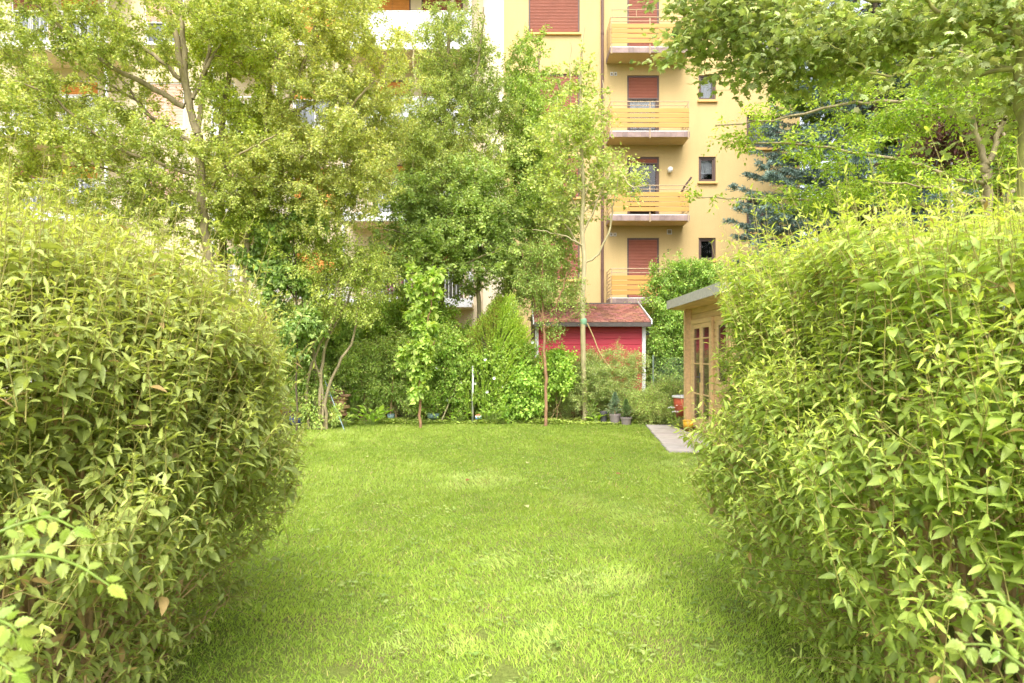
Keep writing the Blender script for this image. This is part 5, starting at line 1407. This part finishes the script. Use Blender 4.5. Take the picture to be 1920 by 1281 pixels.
shrub('spirea_shrub', 'low fine leaved shrub at the far end of the terrace', 208, 14.7,
      [E(1225, 770, 40, 24, 14.7, .35), E(1265, 785, 22, 14, 14.5, .25), E(1200, 760, 24, 24, 14.9, .3), E(1250, 740, 30, 24, 15.0, .3)], 60, 9, .10, 15, (.025, .045), DIAM, (.15, .23, .06), (.42, .50, .15), r0=.004)

# conical thuja leaning to the right
def thuja():
    rg = np.random.default_rng(301); Y = 15.75; b = base(900, Y); b[2] = 0
    root = thing('thuja', 'feathery conical thuja with a slanting bright green top behind the bindweed', 'conifer', tuple(b))
    n = 3200; top = W(942, 572, Y); H = top[2]
    u = rg.random(n) ** .75; a = rg.uniform(0, 6.28, n)
    ctr = b[None] * (1 - u[:, None]) + np.array([top[0], top[1], H])[None] * u[:, None]
    r = 1.0 * np.sin(np.clip((1 - u) * 1.9 + .15, 0, 1.57)) * (1 - u ** 6) * rg.uniform(.72, 1.0, n)
    p = ctr + np.stack([np.cos(a) * r, np.sin(a) * r, np.zeros(n)], -1)
    outd = np.stack([np.cos(a), np.sin(a), np.zeros(n)], -1)
    right = np.clip(np.cos(a), 0, 1)
    d = norm(outd * .5 + np.array([.42, 0, .0]) * right[:, None] + np.stack([rg.normal(.05, .12, n), rg.normal(0, .12, n), .9 + rg.normal(0, .15, n)], -1))
    L = rg.uniform(.16, .30, n) * (1 + .35 * right)
    tt = np.linspace(0, 1, 4)[None, :, None]; paths = p[:, None] + d[:, None] * L[:, None, None] * tt
    wood('trunk', [(smoothpath([b, (b + top) / 2, top - (0, 0, .1)], 14), np.linspace(.06, .01, 14))], np.concatenate([ctr[:, None] * (1 - np.linspace(0, 1, 4)[None, :, None]) + p[:, None] * np.linspace(0, 1, 4)[None, :, None]]), np.full((n, 4), .004), M['bark'], root)
    P, D, N_, S, t = twig_leaves(rg, paths, 16, .0, (15, 38), -.06, (.045, .075), flat=.9, tipshrink=.3, jitter=.8)
    rr = np.repeat(right, 16)
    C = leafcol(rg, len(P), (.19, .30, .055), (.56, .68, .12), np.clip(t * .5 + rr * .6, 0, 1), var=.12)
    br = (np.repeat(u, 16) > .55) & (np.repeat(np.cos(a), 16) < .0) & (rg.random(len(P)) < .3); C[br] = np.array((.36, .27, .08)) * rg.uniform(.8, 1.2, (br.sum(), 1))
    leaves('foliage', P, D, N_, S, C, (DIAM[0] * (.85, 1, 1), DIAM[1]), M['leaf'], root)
thuja()

# big leaved border plants
def rosette(name, label, seed, px, Y, n, h, size, tmpl, dk, lt, cat='plant', group=None, spread=.16, parent_stem=True, ang=(.35, 1.3)):
    rg = np.random.default_rng(seed); c = np.array([WX(px, Y), Y, 0.0]); root = thing(name, label, cat, tuple(c), group)
    a = rg.uniform(0, 6.28, n); rr = spread * np.sqrt(rg.random(n)); z = h * rg.uniform(.25, 1.0, n)
    st = c + np.stack([np.cos(a) * rr, np.sin(a) * rr, z], -1); b0 = c + np.stack([np.cos(a) * rr * .25, np.sin(a) * rr * .25, np.zeros(n)], -1)
    tt = np.linspace(0, 1, 4)[None, :, None]; paths = b0[:, None] * (1 - tt) + st[:, None] * tt
    wood('stems', None, paths, np.full((n, 4), .004), M['shoot_green'], root)
    el = rg.uniform(ang[0], ang[1], n); D = np.stack([np.cos(a) * np.sin(el), np.sin(a) * np.sin(el), np.cos(el) * .7], -1)
    S = rg.uniform(size[0], size[1], n)
    leaves('leaves', st, norm(D), up_normals(rg, norm(D), .25), S, leafcol(rg, n, dk, lt, var=.1), tmpl, M['leaf'], root, smooth=True)
rosette('hydrangea_plant', 'low plant with big oval bright green leaves right of the stone pile', 401, 695, 14.5, 46, .34, (.15, .22), OVATE, (.17, .31, .04), (.42, .58, .09), spread=.32)
rosette('hydrangea_plant', 'taller broad leaved plant standing behind the stone pile', 402, 660, 15.0, 44, .82, (.14, .2), OVATE, (.13, .25, .04), (.36, .50, .09), spread=.22)
rosette('border_plant', 'leafy light green plant at the foot of the stone pile', 403, 640, 14.15, 60, .22, (.08, .14), LANCE_W, (.22, .34, .05), (.48, .60, .13), spread=.3)
rosette('border_plant', 'weedy green plant beside the blue tub by the left bush', 404, 592, 14.0, 55, .26, (.08, .13), OVATE, (.17, .28, .04), (.40, .52, .09), spread=.26)
rosette('border_plant', 'bushy pointed leaved plant right of the colourful ball', 405, 928, 14.8, 90, .36, (.10, .15), LANCE_W, (.15, .28, .045), (.38, .52, .10), spread=.3)
rosette('border_plant', 'upright leafy plant right of the thin cane and left of the ball', 406, 862, 14.9, 46, .30, (.08, .12), HEART, (.15, .27, .04), (.40, .54, .10), spread=.24)
rosette('burdock_plant', 'single large round leaf plant between the trunk of the staked maple and the pots', 407, 1116, 14.95, 5, .13, (.20, .27), HEART, (.25, .40, .05), (.36, .52, .08), spread=.07, ang=(.7, 1.1))
rosette('border_plant', 'upright dark green plant between the staked trunk and the black pot', 408, 1108, 15.15, 60, .5, (.07, .11), OVATE, (.14, .24, .04), (.36, .46, .09), spread=.14)
rosette('white_flower_plant', 'white flowering plant next to the yellow pot at the terrace end', 409, 1272, 13.8, 40, .28, (.07, .11), LANCE_W, (.15, .26, .04), (.38, .50, .09), spread=.16)
rg = np.random.default_rng(88)
fl = thing('white_hydrangea', 'two flat white flower heads on thin stems beside the red tub', 'flower', (WX(1268, 13.9), 13.9, 0))
for (px, py) in ((1259, 765), (1275, 760), (1267, 773)):
    m = MB(); c = W(px, py, 13.9)
    for i in range(26):
        a = rg.uniform(0, 6.28); rr = .075 * math.sqrt(rg.random()); p = c + np.array([rr * math.cos(a), rr * math.sin(a), .02 * (1 - (rr / .075) ** 2) + rg.uniform(-.006, .006)])
        t = np.arange(5) / 5 * 6.28 + rg.uniform(0, 1)
        m.add([p + (0, 0, .003)] + [p + np.array([.017 * math.cos(k), .017 * math.sin(k), rg.uniform(-.006, .006)]) for k in t], tris=[(0, 1 + k, 1 + (k + 1) % 5) for k in range(5)])
    h = m.build('flower_head', M['petal'], fl)
    m = MB(); m.tube([(c[0] + .02, 13.92, .0), tuple(c)], .004, 5); m.build('stem', M['shoot_green'], h)

# ground cover along the border: stuff
def cover():
    rg = np.random.default_rng(91); n = 15000
    P = np.stack([rg.uniform(-5.2, 2.75, n), 14.62 + np.abs(rg.normal(0, .42, n)), rg.uniform(0.0, .11, n)], -1)
    P[:, 1] += .16 * vnoise(P * (1, 0, 0), 8, 2.0); P[:, 2] *= np.clip(1 + vnoise(P * (1, 1, 0), 9, 3.0), .2, 2)
    keep = ~((P[:, 0] > 2.68) & (P[:, 1] < 14.7)); P = P[keep]; n = len(P)
    a = rg.uniform(0, 6.28, n); D = norm(np.stack([np.cos(a), np.sin(a), rg.uniform(-.1, .7, n)], -1))
    o = leaves('ground_cover', P, D, up_normals(rg, D, .35), rg.uniform(.035, .075, n), leafcol(rg, n, (.16, .25, .04), (.48, .55, .14), P=P, seed=5, nscale=2.5), OVATE, M['leaf'], None)
    tag(o, 'low leafy ground cover along the border at the end of the lawn', 'ground cover', kind='stuff')
cover()
print('objects', len(bpy.data.objects), 'tris', sum(len(o.data.polygons) for o in bpy.data.objects if o.type == 'MESH'))
